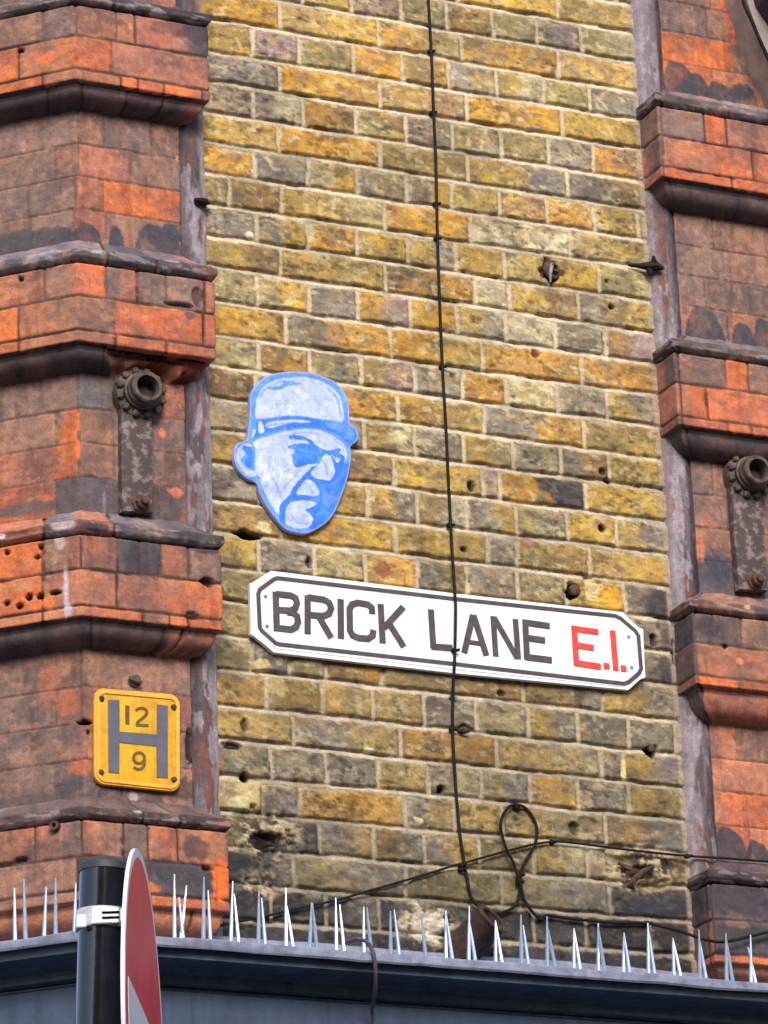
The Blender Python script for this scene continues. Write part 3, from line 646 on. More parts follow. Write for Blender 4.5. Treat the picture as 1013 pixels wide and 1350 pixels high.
# ---- right pilaster
rp = bpy.data.objects.new('pilaster', None); C.objects.link(rp); rp.parent = building; rp['label'] = 'red brick pilaster at the right, its left return coloured darker'
b1 = band('R', rp, (117,139,178,218,233,279),
 [[(873,'b'),(928,'b'),(957,'R'),(E9,'rb')], [(874,'rd'),(992,'oR'),(E9,'R')], [(875,'r'),(965,'R'),(E9,'R')]],  # return bricks, first in each row, mostly take darker codes
 [(873,'s'),(960,'v'),(E9,'v')], [(880,'k'),(960,'k'),(E9,'k')],
 [blob(905,155,OFF_B,14,9,(140,100,92),.6)], [], [blob(1000,142,OFF_B,8,3,(60,44,44),.8)])
shaft('R', rp, b1[0]+.62, b1[0], [[(915,'b'),(E9,'n')],[(945,'b'),(E9,'o')],[(910,'n'),(E9,'b')],[(915,'n'),(E9,'b')],[(935,'n'),(965,'oR'),(E9,'n')],[(932,'b'),(990,'nO'),(E9,'b')],[(966,'O'),(993,'b'),(E9,'n')],[(939,'oR'),(E9,'o')]], [-200,-150,-110,-70,-40,20,62,100],
 [arch(898,26,124,80), arch(918,24,128,96), arch(952,22,136,108), arch(984,18,138,108), blob(978,122,OFF_S,22,12,(66,68,80),.9), blob(1006,60,OFF_S,8,60,(176,150,140),.6)])
b2 = band('R', rp, (440,463,503,547,560,606),
 [[(894,'rd'),(956,'nb'),(986,'O'),(E9,'nr')], [(897,'r'),(932,'oR'),(E9,'R')], [(899,'r'),(960,'R'),(990,'R'),(E9,'R')]],
 [(895,'k'),(E9,'vs')], [(902,'k'),(E9,'kd')], [], [], [blob(985,455,OFF_B,12,3,(190,176,180),.6), blob(935,452,OFF_B,10,2.5,(190,176,180),.5)])
shaft('R', rp, b1[1], b2[0], [[(940,'b'),(E9,'n')],[(955,'b'),(E9,'nd')],[(930,'b'),(E9,'b')],[(960,'rb'),(E9,'o')]], [300,340,382,420],
 [arch(931,28,448,404), arch(982,18,455,426), arch(1010,16,458,420), blob(1003,330,OFF_S,10,60,(190,140,120),.4), blob(919,300,OFF_S,6,8,(190,140,120),.5)])
b3 = band('R', rp, (778,806,846,889,902,953),
 [[(916,'s'),(940,'ds'),(978,'d'),(E9,'ns')], [(918,'d'),(E9,'oO')], [(920,'r'),(975,'O'),(E9,'O')]],
 [(916,'d'),(E9,'nd')], [(922,'k'),(E9,'rk')], [blob(955,852,OFF_B,4,3,(40,20,20),.9,-.008), blob(976,872,OFF_B,5,5,(250,150,100),.7), blob(935,828,OFF_B,18,14,(66,56,66),.6)], [], [blob(985,801,OFF_B,5,4,(220,170,150),.9), blob(1006,808,OFF_B,14,12,(70,64,76),.8)])
shaft('R', rp, b2[1], b3[0], [[(940,'b'),(E9,'n')],[(960,'n'),(E9,'b')],[(923,'o'),(970,'n'),(E9,'o')],[(970,'s'),(E9,'d')]], [625,668,712,755],
 [blob(948,747,OFF_S,26,20,(66,68,82),.8), blob(926,722,OFF_S,4,20,(226,130,84),.8), blob(928,620,OFF_S,14,8,(160,130,114),.6), blob(935,690,OFF_S,16,8,(206,130,96),.5)])
b4 = band('R', rp, (1130,1163,1211,1256,1268,1300),
 [[(930,'k'),(938,'n'),(1003,'k'),(E9,'s')], [(932,'k'),(941,'o'),(E9,'sd')], [(935,'O'),(E9,'O')]],
 [(E9,'k')], [(935,'o'),(E9,'o')], [blob(970,1185,OFF_B,70,22,(62,62,72),.75), blob(985,1232,OFF_B,50,14,(66,64,72),.7), blob(975,1219,OFF_B,16,5,(140,110,100),.7)])
shaft('R', rp, b3[1], b4[0], [[(970,'no'),(E9,'n')],[(940,'n'),(E9,'on')],[(980,'oR'),(E9,'R')],[(990,'oR'),(E9,'o')]], [975,1020,1062,1110],
 [arch(966,26,1140,1092), arch(1002,20,1140,1108), blob(962,1118,OFF_S,14,20,(92,78,84),.7)])
shaft('R', rp, b4[1], b4[1]-.08, [[(E9,'n')]], [1300])

# ---- rendered strips between brickwork and pilasters (rounded, flaking paint)
def strip(xa, xb, side, name='edge_strip'):
    n = 26; x = np.linspace(0, 1, n); zs = np.arange(zl[0]+.62, P(600,1262)[2], -.0035)
    T, Z = np.meshgrid(x, zs); X = xa+(xb-xa)*T
    roll = .008+.012*np.sin(np.clip(T*1.15, 0, 1)*math.pi)*(1 if side == 'L' else 1)
    roll = roll - .02*sstep(.86, 1, T if side == 'L' else T)*0
    H = roll+(fbm(X*60, Z*14, 71, 4)-.5)*.006+(fbm(X*160, Z*120, 72, 3)-.5)*.002
    H = H-.012*(1-sstep(0, .10, T))-.012*sstep(.9, 1, T)
    fl = sstep(.47, .53, fbm(X*26+T*1.5, Z*6, 73+ord(side), 5)); f2 = sstep(.50, .56, fbm(X*40, Z*11, 75+ord(side), 4)); f3 = sstep(.56, .62, fbm(X*60, Z*18, 77, 4))
    TT = T if side == 'R' else 1-T
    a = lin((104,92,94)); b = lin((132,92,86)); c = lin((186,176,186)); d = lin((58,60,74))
    col = a*(1-f2[..., None])+b*f2[..., None]; col = col*(1-fl[..., None])+lin((138,126,132))*fl[..., None]
    col = col*(1-f3[..., None]*.7)+c*f3[..., None]*.7
    pe = sstep(.30, .06, TT) if False else (1-sstep(.10, .36, TT+(fbm(X*50, Z*20, 78, 3)-.5)*.4)); col = col*(1-.6*pe[..., None])+lin((172,162,170))*.6*pe[..., None]
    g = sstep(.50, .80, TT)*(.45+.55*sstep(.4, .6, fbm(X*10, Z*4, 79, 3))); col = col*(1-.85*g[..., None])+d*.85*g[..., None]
    H = H+fl*.0015+f3*.001
    col = col*(.62+.46*fbm(X*90, Z*60, 80, 3))[..., None]
    return grid_obj(name, np.stack([X, -H, Z], -1), col, M['terra'], building)
strip(XS_END-.004, .0015, 'L'); strip(XR-.003, RS+.012, 'R')
# ------------------------------------------------------------------ shopfront cornice with lead flashing, in two runs meeting at the canted corner
def fz(py, px, off, cant=False): return (Pc if cant else P)(px, py, off)[2]
ZF = P(650, 1268, .20)[2]                     # upper edge of the flashing lip
ZFL = ZF-.019
ZC0 = P(600, 1326, .10)[2]
def plan(off, xr=2.3, cl=1.6):
    c = corner(off); return [(c[0]-cl*SQ, c[1]+cl*SQ), (c[0], c[1]), (xr, -off)]
def sweep(name, prof, mat, parent, wob=0.0, closed=True):
    bm = bmesh.new(); rows = []
    NS = 60
    for off, z in prof:
        pl = plan(off); r = []
        for (a, b) in ((pl[0], pl[1]), (pl[1], pl[2])):
            for i in range(NS):
                t = i/NS; x = a[0]+(b[0]-a[0])*t; y = a[1]+(b[1]-a[1])*t
                dz = wob*(float(fbm(np.array([x*9.]), np.array([y*9.+z*20]), 91, 3)[0])-.5); dy = wob*.6*(float(fbm(np.array([x*14.]), np.array([z*30.]), 92, 3)[0])-.5)
                r.append(bm.verts.new((x, y+dy, z+dz)))
        r.append(bm.verts.new((pl[2][0], pl[2][1], z))); rows.append(r)
    n = len(rows)
    for i in range(n if closed else n-1):
        a, b = rows[i], rows[(i+1) % n]
        for k in range(len(a)-1): bm.faces.new((a[k], b[k], b[k+1], a[k+1]))
    if closed:
        bm.faces.new([r[0] for r in rows]); bm.faces.new([r[-1] for r in rows][::-1])
    return from_bm(name, bm, mat, parent)
ZB = ZC0
h = ZFL-ZB
cprof = [(.05, ZF-.012), (.192, ZF-.006), (.194, ZFL+.006), (.186, ZFL+.004), (.183, ZFL-.014)]
for i in range(13):
    t = i/12; off = .183-.060*t; z = ZFL-.016-(h-.040)*t
    cprof.append((off+.011*math.sin(t*2*math.pi), z))
cprof += [(.118, ZB+.022), (.104, ZB+.020), (.104, ZB+.004), (.096, ZB), (.05, ZB)]
sweep('shopfront_cornice', cprof, M['shop'], building)
sweep('shopfront_panel', [(.05, ZB-.002), (.088, ZB-.002), (.088, ZB-.006), (.094, ZB-.010), (.094, ZB-.55), (.086, ZB-.556), (.086, ZB-1.2), (.05, ZB-1.2)], M['panel'], building)
sweep('lead_flashing', [(.012, ZF+.062), (.022, ZF+.060), (.030, ZF+.040), (.05, ZF+.012), (.17, ZF+.003), (.201, ZF), (.205, ZF-.004), (.205, ZFL+.002), (.202, ZFL-.002), (.199, ZFL), (.197, ZF-.008), (.05, ZF-.003), (.014, ZF+.02)], M['flash'], building, wob=.007)
# plain lower storey and return so that the building does not float when seen from the side
bm = bmesh.new()
for zz0, zz1, o0, o1, xr_, cl_ in ((0, ZB-1.2, -.45, .05, 2.3, 1.6), (ZB-1.2, ZF+.01, -.45, .05, 2.3, 1.6), (ZF+.01, zl[0]+.60, -.40, -.045, 1.66, .62)):
    pl = plan(o1, xr_, cl_); bk = plan(o0, xr_, cl_)
    lo = [bm.verts.new((x, y, zz0)) for x, y in pl+bk[::-1]]; hi = [bm.verts.new((x, y, zz1)) for x, y in pl+bk[::-1]]
    for i in range(6): bm.faces.new((lo[i], lo[(i+1) % 6], hi[(i+1) % 6], hi[i]))
    bm.faces.new(lo[::-1]); bm.faces.new(hi)
from_bm('wall_core', bm, M['housea'], building, smooth=False)
# stone hood crossing the top right corner
bm = bmesh.new()
hp = [(979,-30),(1013,76),(1050,190),(1085,190),(1045,60),(1022,-60),(985,-60)]
hp = [(972,-60),(983,-8),(1000,44),(1016,84),(1050,150),(1090,210),(1130,210),(1080,130),(1030,36),(1003,0),(985,-60)]
slab(bm, pxpoly(hp, .10), .012, .10, bevel=.004)
from_bm('stone_hood', bm, M['stone'], building, smooth=False)
bm = bmesh.new(); slab(bm, pxpoly([(990,-60),(1008,0),(1034,38),(1084,130),(1200,130),(1200,-60)], .14), .10, .16, bevel=.003)
from_bm('hood_soffit', bm, M['soffit'], building, smooth=False)

# ------------------------------------------------------------------ street name plate
def P2(px, py, off): q = P(px, py, off); return (q[0], q[2])
sroot = empty('street_sign', tuple(P(590, 830, 0)), 'white street name plate reading BRICK LANE E.1. in black and red', 'street sign')
outl = [(329.7,769),(336,767),(357.5,752.4),(600,782.5),(822,807),(840.5,827.5),(848.5,829.5),(851.5,893.5),(845,894),(829,909.8),(600,887.5),(361.5,860.5),(337,839),(331,836)]
bm = bmesh.new(); slab(bm, pxpoly(outl, .018), .006, .018, bevel=.0015)
from_bm('sign_frame', bm, M['white'], sroot, smooth=False)
inn = [(337,776),(360,757.5),(600,786),(815,809.8),(845,834),(848.5,889),(826,905.5),(600,882.5),(364,855),(338.5,832)]
bm = bmesh.new(); slab(bm, pxpoly(inn, .0195), .018, .0192)
from_bm('sign_face', bm, M['white'], sroot, smooth=False)
bline = [(340.6,783),(343,777),(361,764),(366,762.2),(600,789.8),(811,812),(818,815),(838,832),(842,838.5),(845.6,882),(843,887.5),(829,899.5),(823,901.5),(600,875.6),(368,849.5),(363,847.5),(345.5,832),(342.6,827)]
bm = bmesh.new(); ribbon(bm, pxpoly(bline, .0195), .0090, .0194, closed=True)
from_bm('sign_border', bm, M['sblack'], sroot, smooth=False)
def letters(name, strokes, mat, wd, off, parent, th=.0012):
    bm = bmesh.new()
    for i, s in enumerate(strokes):
        pts = s[0] if isinstance(s, tuple) else s; ww = s[1] if isinstance(s, tuple) else wd
        ribbon(bm, pxpoly(pts, off), ww, off, th+.00015*i)
    return from_bm(name, bm, M[mat], parent, smooth=False)
def zr8(pts): return [(320+x/3.618, 740+y/3.618) for x, y in pts]
def zr9(pts): return [(590+x/3.618, 760+y/3.618) for x, y in pts]
O = .0195
LW = .0140
letters('letter_b', [zr8([(157,146),(163,334)]), zr8([(160,156),(230,164),(252,176),(259,200),(250,226),(228,236),(162,232)]), zr8([(212,242),(240,246),(259,262),(264,290),(254,314),(230,326),(158,318)])], 'sblack', LW, O, sroot)
letters('letter_r', [zr8([(310,163),(310,348)]), zr8([(311,172),(388,184),(412,198),(422,224),(412,250),(385,262),(312,256)]), zr8([(362,262),(422,366)])], 'sblack', LW, O, sroot)
letters('letter_i', [zr8([(467,181),(469,370)])], 'sblack', LW, O, sroot)
letters('letter_c', [zr8([(618,252),(616,222),(596,206),(548,198),(522,206),(510,228),(512,330),(524,354),(552,366),(598,370),(620,356),(624,328)])], 'sblack', LW, O, sroot)
letters('letter_k', [zr8([(658,204),(668,392)]), zr8([(766,218),(674,318)]), zr8([(698,296),(768,408)])], 'sblack', LW, O, sroot)
letters('letter_l', [zr8([(898,230),(910,416)]), zr8([(900,407),(1001,414)])], 'sblack', LW, O, sroot)
letters('letter_a', [zr9([(80,366),(122,184)]), zr9([(124,184),(186,378)]), (zr9([(94,312),(166,322)]), .0095)], 'sblack', LW, O, sroot)
letters('letter_n', [zr9([(218,190),(231,382)]), zr9([(222,196),(334,392)]), zr9([(324,204),(338,394)])], 'sblack', .0128, O, sroot)
letters('letter_e', [zr9([(371,208),(380,398)]), zr9([(362,219),(488,237)]), zr9([(372,292),(466,306)]), zr9([(372,384),(498,400)])], 'sblack', LW, O, sroot)
letters('letter_e', [zr9([(604,236),(616,424)]), zr9([(592,248),(720,266)]), zr9([(608,326),(698,342)]), zr9([(606,412),(732,431)])], 'sred', .0135, O, sroot)
letters('letter_i', [zr9([(788,258),(804,450)])], 'sred', .0135, O, sroot)
for q in ((760,428),(841,440)):
    letters('full_stop', [zr9([(q[0]-2,q[1]-15),(q[0]+1,q[1]+15)])], 'sred', .0135, O, sroot)
def screw(px, py, off, r, mat, parent, name='screw', hgt=.003):
    bm = bmesh.new(); lathe(bm, P(px, py, off), (0, -1, 0), [(0, r), (hgt*.6, r), (hgt, r*.7)], 12)
    return from_bm(name, bm, M[mat], parent)
for q in ((350,786),(352,825.5),(829,839.5),(833,880)): screw(q[0], q[1], .0193, .0035, 'flash', sroot)

# ------------------------------------------------------------------ hydrant plate
hroot = empty('hydrant_sign', tuple(P(182, 975, OFF_S)), 'yellow hydrant plate with a grey H and the figures 12 over 9', 'hydrant sign')
def z2(pts, s=6.755, ox=110, oy=880): return [(ox+x/s, oy+y/s) for x, y in pts]
def rquad(c, r, n=6):
    out = []; c = [np.array(p, float) for p in c]
    for i in range(4):
        p, a_, b_ = c[i], c[i-1], c[(i+1) % 4]; u = p+(a_-p)/np.linalg.norm(a_-p)*r; v_ = p+(b_-p)/np.linalg.norm(b_-p)*r
        for k in range(n+1):
            t = k/n; out.append(tuple(u*(1-t)**2+p*2*t*(1-t)*.62+ (u+v_)/2*2*t*(1-t)*.38+v_*t*t))
    return out
ho = z2(rquad([(101,178),(862,243),(862,1108),(101,1030)], 75))
bm = bmesh.new(); slab(bm, pxpoly(ho, OFF_S+.014), OFF_S+.003, OFF_S+.013, bevel=.0008)
from_bm('plate', bm, M['yellow'], hroot, smooth=True)
bm = bmesh.new(); rim = rquad([(130,212),(836,274),(836,1074),(130,1000)], 60)
ribbon(bm, pxpoly(z2(rim), OFF_S+.013), .007, OFF_S+.0132, .0022, closed=True)
from_bm('raised_border', bm, M['yrim'], hroot, smooth=False)
bm = bmesh.new()
hh = [(220,288),(320,292),(322,572),(655,598),(655,330),(752,340),(752,985),(655,980),(652,702),(322,668),(318,945),(224,932)]
slab(bm, pxpoly(z2(hh), OFF_S+.014), OFF_S+.0131, OFF_S+.0147)
from_bm('letter_h', bm, M['hgrey'], hroot, smooth=False)
HO = OFF_S+.0133
letters('figure_one', [z2([(390,340),(392,508)])], 'ink', .0085, HO, hroot, .0006)
letters('figure_two', [z2([tuple(p) for p in catmull([(468,390),(490,368),(530,364),(562,384),(562,415),(530,450),(490,482),(476,504)], 4)]), z2([(466,512),(580,518)])], 'ink', .0060, HO, hroot, .0006)
letters('figure_nine', [z2([tuple(p) for p in catmull([(540,790),(515,764),(475,764),(450,790),(450,826),(475,852),(515,852),(540,826)], 3, True)]+[(540,790)]), z2([tuple(p) for p in catmull([(541,780),(544,850),(530,890),(490,908),(446,890)], 4)])], 'ink', .0060, HO, hroot, .0006)
for q in ((133.5,921),(229,932.5),(133,1018.5),(229.5,1028)):
    bm = bmesh.new(); lathe(bm, P(q[0], q[1], OFF_S+.013), (0,-1,0), [(0,.0065),(.003,.006),(.0045,.003)], 10); from_bm('screw', bm, M['rust'], hroot)

# ------------------------------------------------------------------ painted board: blue head in a cap
aroot = empty('painted_board', tuple(P(390, 600, 0)), 'flat cut-out board painted as a blue head of a frowning man in a cap', 'cut-out artwork')
def za(pts, n=4, cl=True):
    return [(280+p[0]/4.604, 470+p[1]/4.604) for p in catmull(pts, n, cl)]
AO = .016
out_ = [(400,98),(520,90),(640,108),(750,155),(805,220),(830,300),(836,405),(872,432),(888,480),(872,520),(836,545),(843,600),(832,690),(812,770),(780,860),(740,950),(690,1010),(620,1055),(560,1075),(500,1066),(448,1048),(400,1000),(350,935),(310,870),(285,812),(268,762),(215,742),(160,690),(135,630),(134,570),(160,522),(212,505),(222,430),(230,330),(232,240),(258,180),(320,124)]
bm = bmesh.new(); slab(bm, pxpoly(za(out_), AO), .003, AO-.0012, bevel=.001)
from_bm('board', bm, M['aedge'], aroot, smooth=False)
LAY = [('painted_ground', 'abase', []),
 ('pale_shapes', 'alight', [
  [(262,372),(262,310),(275,250),(300,195),(360,152),(450,128),(560,124),(660,148),(730,188),(775,240),(793,310),(796,392),(740,388),(640,374),(560,362),(470,358),(400,362),(330,374)],
  [(250,520),(340,484),(450,452),(560,440),(660,450),(740,485),(795,530),(818,585),(806,640),(760,660),(735,720),(690,760),(640,850),(620,940),(605,1020),(560,1045),(500,1040),(452,1020),(404,965),(350,890),(305,800),(292,740),(262,700),(262,620),(262,560)],
  [(176,560),(200,590),(180,620),(190,660),(240,690),(270,700),(262,724),(210,722),(165,672),(148,620),(152,575),(180,535),(215,528),(240,545),(200,548)],
  [(240,470),(248,440),(264,450),(262,476),(240,490)]]),
 ('hat_band', 'adark', [
  [(272,392),(330,384),(400,370),(470,364),(560,368),(640,382),(730,396),(820,410),(864,432),(880,480),(866,512),(832,534),(800,500),(740,460),(660,440),(600,430),(540,428),(460,434),(400,448),(330,468),(256,494),(268,440)]]),
 ('mid_shapes', 'abase', [
  [(330,188),(400,178),(428,165),(430,148),(480,150),(545,165),(500,175),(450,182),(420,202),(350,200)],
  [(690,395),(760,400),(820,414),(856,440),(866,480),(850,505),(820,500),(760,450),(700,425)],
  [(410,330),(300,330)] ] ),
 ('deep_shapes', 'adark', [
  [(700,580),(735,640),(742,720),(700,748),(640,740),(604,705),(560,722),(500,785),(470,840),(424,880),(405,930),(412,1000),(442,1015),(444,940),(480,886),(560,872),(622,885),(634,902),(596,915),(568,932),(604,965),(612,1000),(585,1050),(660,1025),(730,950),(788,850),(820,740),(836,650),(806,650),(765,645),(730,610)],
  [(456,552),(500,530),(560,526),(592,532),(560,508),(474,502),(474,478),(540,480),(600,505),(640,545),(700,568),(768,558),(776,580),(720,598),(690,608),(640,655),(580,655),(510,672),(480,610),(500,572)],
  [(470,846),(498,785),(560,716),(608,672),(640,660),(634,676),(600,706),(575,728),(530,790),(505,836)],
  [(184,540),(230,552),(250,600),(238,668),(212,672),(200,640),(216,600),(192,568)],
  [(724,590),(760,582),(800,606),(806,630),(790,652),(760,650),(780,620),(745,612)]]),
 ('highlights', 'alight', [
  [(690,592),(724,640),(738,705),(722,744),(700,750),(640,738),(600,708),(648,652)],
  [(572,748),(610,756),(638,790),(650,835),(610,846),(560,838),(512,836),(536,788)],
  [(336,400),(480,384),(560,388),(600,396),(560,402),(480,404),(345,434)],
  [(284,398),(304,398),(318,455),(286,466)],
  [(500,684),(560,668),(640,648),(612,668),(560,706),(505,752),(470,800),(430,820),(440,730)],
  [(452,964),(470,910),(510,888),(560,886),(570,900),(548,935),(580,950),(604,985),(596,1025),(540,1044),(470,1020)]]) ]
scr = [[(300,330),(285,300),(262,330),(270,345)], [(285,300),(300,320),(312,340)], [(345,305),(325,312),(345,328),(330,342)], [(365,345),(380,300),(396,345)], [(370,330),(392,328)], [(430,300),(410,300),(412,320),(430,318),(432,300),(430,340)], [(448,305),(468,298),(478,312),(455,335),(480,342)],
 [(735,250),(755,290),(770,360)], [(505,225),(540,212),(575,235),(560,265),(520,268),(500,245),(505,225)]]
face_s = [catmull([(300,580),(290,640),(310,680),(335,650),(328,590)], 4, True)+[(300,580)], catmull([(400,585),(375,600),(372,650),(395,675),(412,650),(395,630)], 4),
 catmull([(300,555),(340,525),(390,520),(440,545),(475,600),(480,650),(455,680),(420,695),(412,760),(385,730),(375,700)], 4), [(310,750),(325,700),(345,750),(350,680),(372,735)], [(440,730),(460,715),(490,740)]]

def inside(px, py, poly):
    r = np.zeros(px.shape, bool); n = len(poly)
    for i in range(n):
        x0, y0 = poly[i]; x1, y1 = poly[(i+1) % n]
        if y0 == y1: continue
        c = ((y0 > py) != (y1 > py)) & (px < (x1-x0)*(py-y0)/(y1-y0)+x0); r ^= c
    return r
def sdist(px, py, line):
    d = np.full(px.shape, 1e9)
    for (x0, y0), (x1, y1) in zip(line[:-1], line[1:]):
        L2 = max((x1-x0)**2+(y1-y0)**2, 1e-9); t = np.clip(((px-x0)*(x1-x0)+(py-y0)*(y1-y0))/L2, 0, 1)
        d = np.minimum(d, np.hypot(px-x0-t*(x1-x0), py-y0-t*(y1-y0)))
    return d
gx, gy = np.meshgrid(np.arange(120, 902, 2.6), np.arange(84, 1090, 2.6))
wx = gx+(fbm(gx*.03, gy*.03, 201, 3)-.5)*9; wy = gy+(fbm(gx*.03+50, gy*.03, 202, 3)-.5)*9
K = 1.0
pal = {'abase': lin((98,156,250))*K, 'alight': lin((192,206,248))*K, 'adark': lin((58,130,248))*K}
colr = np.zeros(gx.shape+(3,)); colr[:] = pal['abase']
edge_in = inside(gx, gy, [(490+(p[0]-490)*.975, 570+(p[1]-570)*.98) for p in catmull(out_, 5, True)])
for nm, mt, polys in LAY[1:]:
    for pl in polys:
        if len(pl) < 3: continue
        mk = inside(wx, wy, [tuple(p) for p in catmull(pl, 4, True)]); colr[mk] = pal[mt]
colr = colr*(.93+.14*fbm(gx*.012, gy*.012, 203, 4))[..., None]
mids = [([(500,610),(560,600),(610,612)], 10, 'abase'), ([(520,560),(575,575),(640,590)], 7, 'abase'), ([(450,480),(540,462),(640,470)], 4, 'abase'), ([(740,500),(790,545),(800,590)], 5, 'abase'), ([(660,790),(690,850),(680,920)], 14, 'abase'), ([(720,780),(770,740),(800,690)], 10, 'abase'), ([(640,960),(700,920),(740,860)], 9, 'abase'), ([(480,960),(520,1010),(580,1015)], 5, 'abase'), ([(330,600),(352,700),(400,800),(420,860)], 5, 'abase'), ([(760,420),(820,450),(850,480)], 10, 'abase'), ([(330,420),(480,404),(620,412)], 4, 'adark'), ([(300,470),(420,440),(560,425),(700,445)], 5, 'adark'), ([(560,770),(600,800),(610,830)], 4, 'abase'), ([(520,700),(470,760),(430,800)], 5, 'abase'), ([(650,610),(690,660),(700,720)], 5, 'abase'), ([(170,600),(185,650),(230,690)], 6, 'abase'), ([(420,150),(330,190),(290,250)], 8, 'abase'), ([(700,190),(760,260),(775,360)], 7, 'abase')]
for ln, wd_, cn in mids:
    dd = sdist(wx, wy, [tuple(p) for p in catmull(ln, 4)]); mk = (1-sstep(wd_*.4, wd_*2.0, dd))[..., None]*.7*(.5+.7*fbm(gx*.03, gy*.03, 211, 3))[..., None]; colr = colr*(1-mk)+pal[cn]*mk
wsh = sstep(.55, .7, fbm(gx*.02, gy*.014, 204, 4))[..., None]*.25; colr = colr*(1-wsh)+lin((150,182,250))*wsh
colr[~edge_in] = lin((150,170,244))
for i, sc in enumerate(scr+face_s):
    dd = sdist(gx, gy, [tuple(p) for p in sc]); wdt = 5.0 if i < 9 else 6.5
    mk = (1-sstep(wdt*.6, wdt*1.3, dd))[..., None]*.6*(.5+.8*fbm(gx*.05, gy*.05, 207, 2))[..., None]; colr = colr*(1-mk)+lin((232,238,255))*mk
for _ in range(2):   # softening passes keep the stencil edges from stair-stepping
    pc = np.pad(colr, ((1,1),(1,1),(0,0)), mode='edge'); colr = (pc[1:-1,1:-1]*4+pc[:-2,1:-1]+pc[2:,1:-1]+pc[1:-1,:-2]+pc[1:-1,2:])/8
ok = inside(gx, gy, [(490+(p[0]-490)*.992, 570+(p[1]-570)*.994) for p in catmull(out_, 5, True)])
Vp = np.zeros(gx.shape+(3,)); fx = 280+gx/4.604; fy = 470+gy/4.604
dxr = _F[None, None]*FPX+_R[None, None]*(fx[..., None]-PW/2)-_U[None, None]*(fy[..., None]-PH/2)
tt = (-AO-CY)/dxr[..., 1]; Vp = _P+dxr*tt[..., None]
face = grid_obj('painted_face', Vp, colr, M['artpaint'], aroot)
bm = bmesh.new(); bm.from_mesh(face.data); bm.verts.ensure_lookup_table(); okf = ok.reshape(-1)
bmesh.ops.delete(bm, geom=[v for v in bm.verts if not okf[v.index]], context='VERTS'); bm.to_mesh(face.data); bm.free()

# ------------------------------------------------------------------ capped iron pipe brackets on the pilasters
def bracket(cx, cy, hx, hy, sx0, sx1, sy, lx0, lx1, by, label):
    loc = P(cx, cy, OFF_S); r = empty('pipe_bracket', tuple(loc), label, 'pipe bracket', 'flanged pipe ends on iron straps')
    bm = bmesh.new()
    a0, a1 = P2(sx0, cy+26, OFF_S+.02), P2(sx1, cy+26, OFF_S+.02); b0, b1 = P2(lx0, sy, OFF_S+.02), P2(lx1, sy+2, OFF_S+.02)
    poly = [(a0[0], loc[2]), a0, b0, b1, a1, (a1[0], loc[2])]
    slab(bm, poly[::-1], OFF_S+.002, OFF_S+.022, bevel=.004)
    from_bm('strap', bm, M['ironflake'], r)
    bm = bmesh.new()
    lathe(bm, (loc[0], loc[1]-.001, loc[2]), (0,-1,0), [(0,.053),(.004,.056),(.020,.056),(.024,.053),(.026,.044),(.030,.039)], 40)
    from_bm('flange', bm, M['iron'], r)
    bm = bmesh.new()
    lathe(bm, (loc[0], loc[1]-.030, loc[2]), (0,-1,0), [(0,.041),(.008,.041),(.010,.037),(.018,.037),(.020,.035),(.034,.034),(.037,.031),(.037,.0245),(.034,.0235),(-.02,.0235)], 40, True, False)
    from_bm('pipe_end', bm, M['iron'], r)
    bm = bmesh.new(); lathe(bm, (loc[0], loc[1]-.012, loc[2]), (0,-1,0), [(0,.0236),(.002,.0236)], 32); from_bm('bore_shade_disc', bm, M['hole'], r)  # near-black disc, painted dark to give the bore its shade
    for k in range(12):
        a = 2*math.pi*(k+.5)/12; q = (loc[0]+.0485*math.cos(a), loc[1]-.023, loc[2]+.0485*math.sin(a))
        bm = bmesh.new(); lathe(bm, q, (0,-1,0), [(0,.0088),(.008,.0085),(.011,.005)], 6); from_bm('bolt', bm, M['iron'], r)
    q = P(*by, OFF_S+.022)
    bm = bmesh.new(); lathe(bm, q, (0,-1,0), [(0,.021),(.004,.020),(.005,.0145),(.016,.014),(.019,.009),(.026,.008)], 8); from_bm('strap_bolt', bm, M['rust'], r)
bracket(180, 524, 189, 511, 160, 200, 674, 160.5, 202, (186, 664), 'flanged iron pipe end with strap on the left pilaster, above the hydrant plate')
bracket(981.5, 632, 994, 618, 965, 1005, 777, 974, 1013, (996, 766), 'flanged iron pipe end with strap on the right pilaster, cut by the picture edge')

# ------------------------------------------------------------------ cables
def cable(name, pts, rad, mat, label, offs, n=5, clips=(), cat='cable'):
    q = [np.append(p, o) for p, o in zip([np.array(a, float) for a in pts], (list(offs)+[offs[-1]]*len(pts))[:len(pts)] if isinstance(offs, (list, tuple)) else [offs]*len(pts))]
    path = [P(a[0], a[1], a[2]) for a in catmull(q, n)]
    bm = bmesh.new(); tube(bm, path, rad, 7)
    if clips:
        root = empty(name, tuple(P(pts[0][0], pts[0][1], 0)), label, cat)
        from_bm('wire', bm, M[mat], root)
        for cx, cy, o in clips:
            bm = bmesh.new(); c = P(cx, cy, o); box(bm, (c[0], c[1]+.004, c[2]), (.011, .010, .009), bevel=.0015)
            lathe(bm, (c[0]+.007, c[1], c[2]), (0,-1,0), [(0,.0035),(.006,.003)], 8)
            from_bm('clip', bm, M['cable'], root)
    else:
        o = from_bm(name, bm, M[mat]); tag(o, label, cat)
v = [(562,-60),(565,0),(569,70),(572,148),(575,215),(577,312),(580,400),(583.5,483),(588,560),(592,645),(596,720),(600,782),(601,806),(600,858),(599,884),(597.5,912),(597,962),(599,1005),(602,1050),(606,1095),(612,1136)]
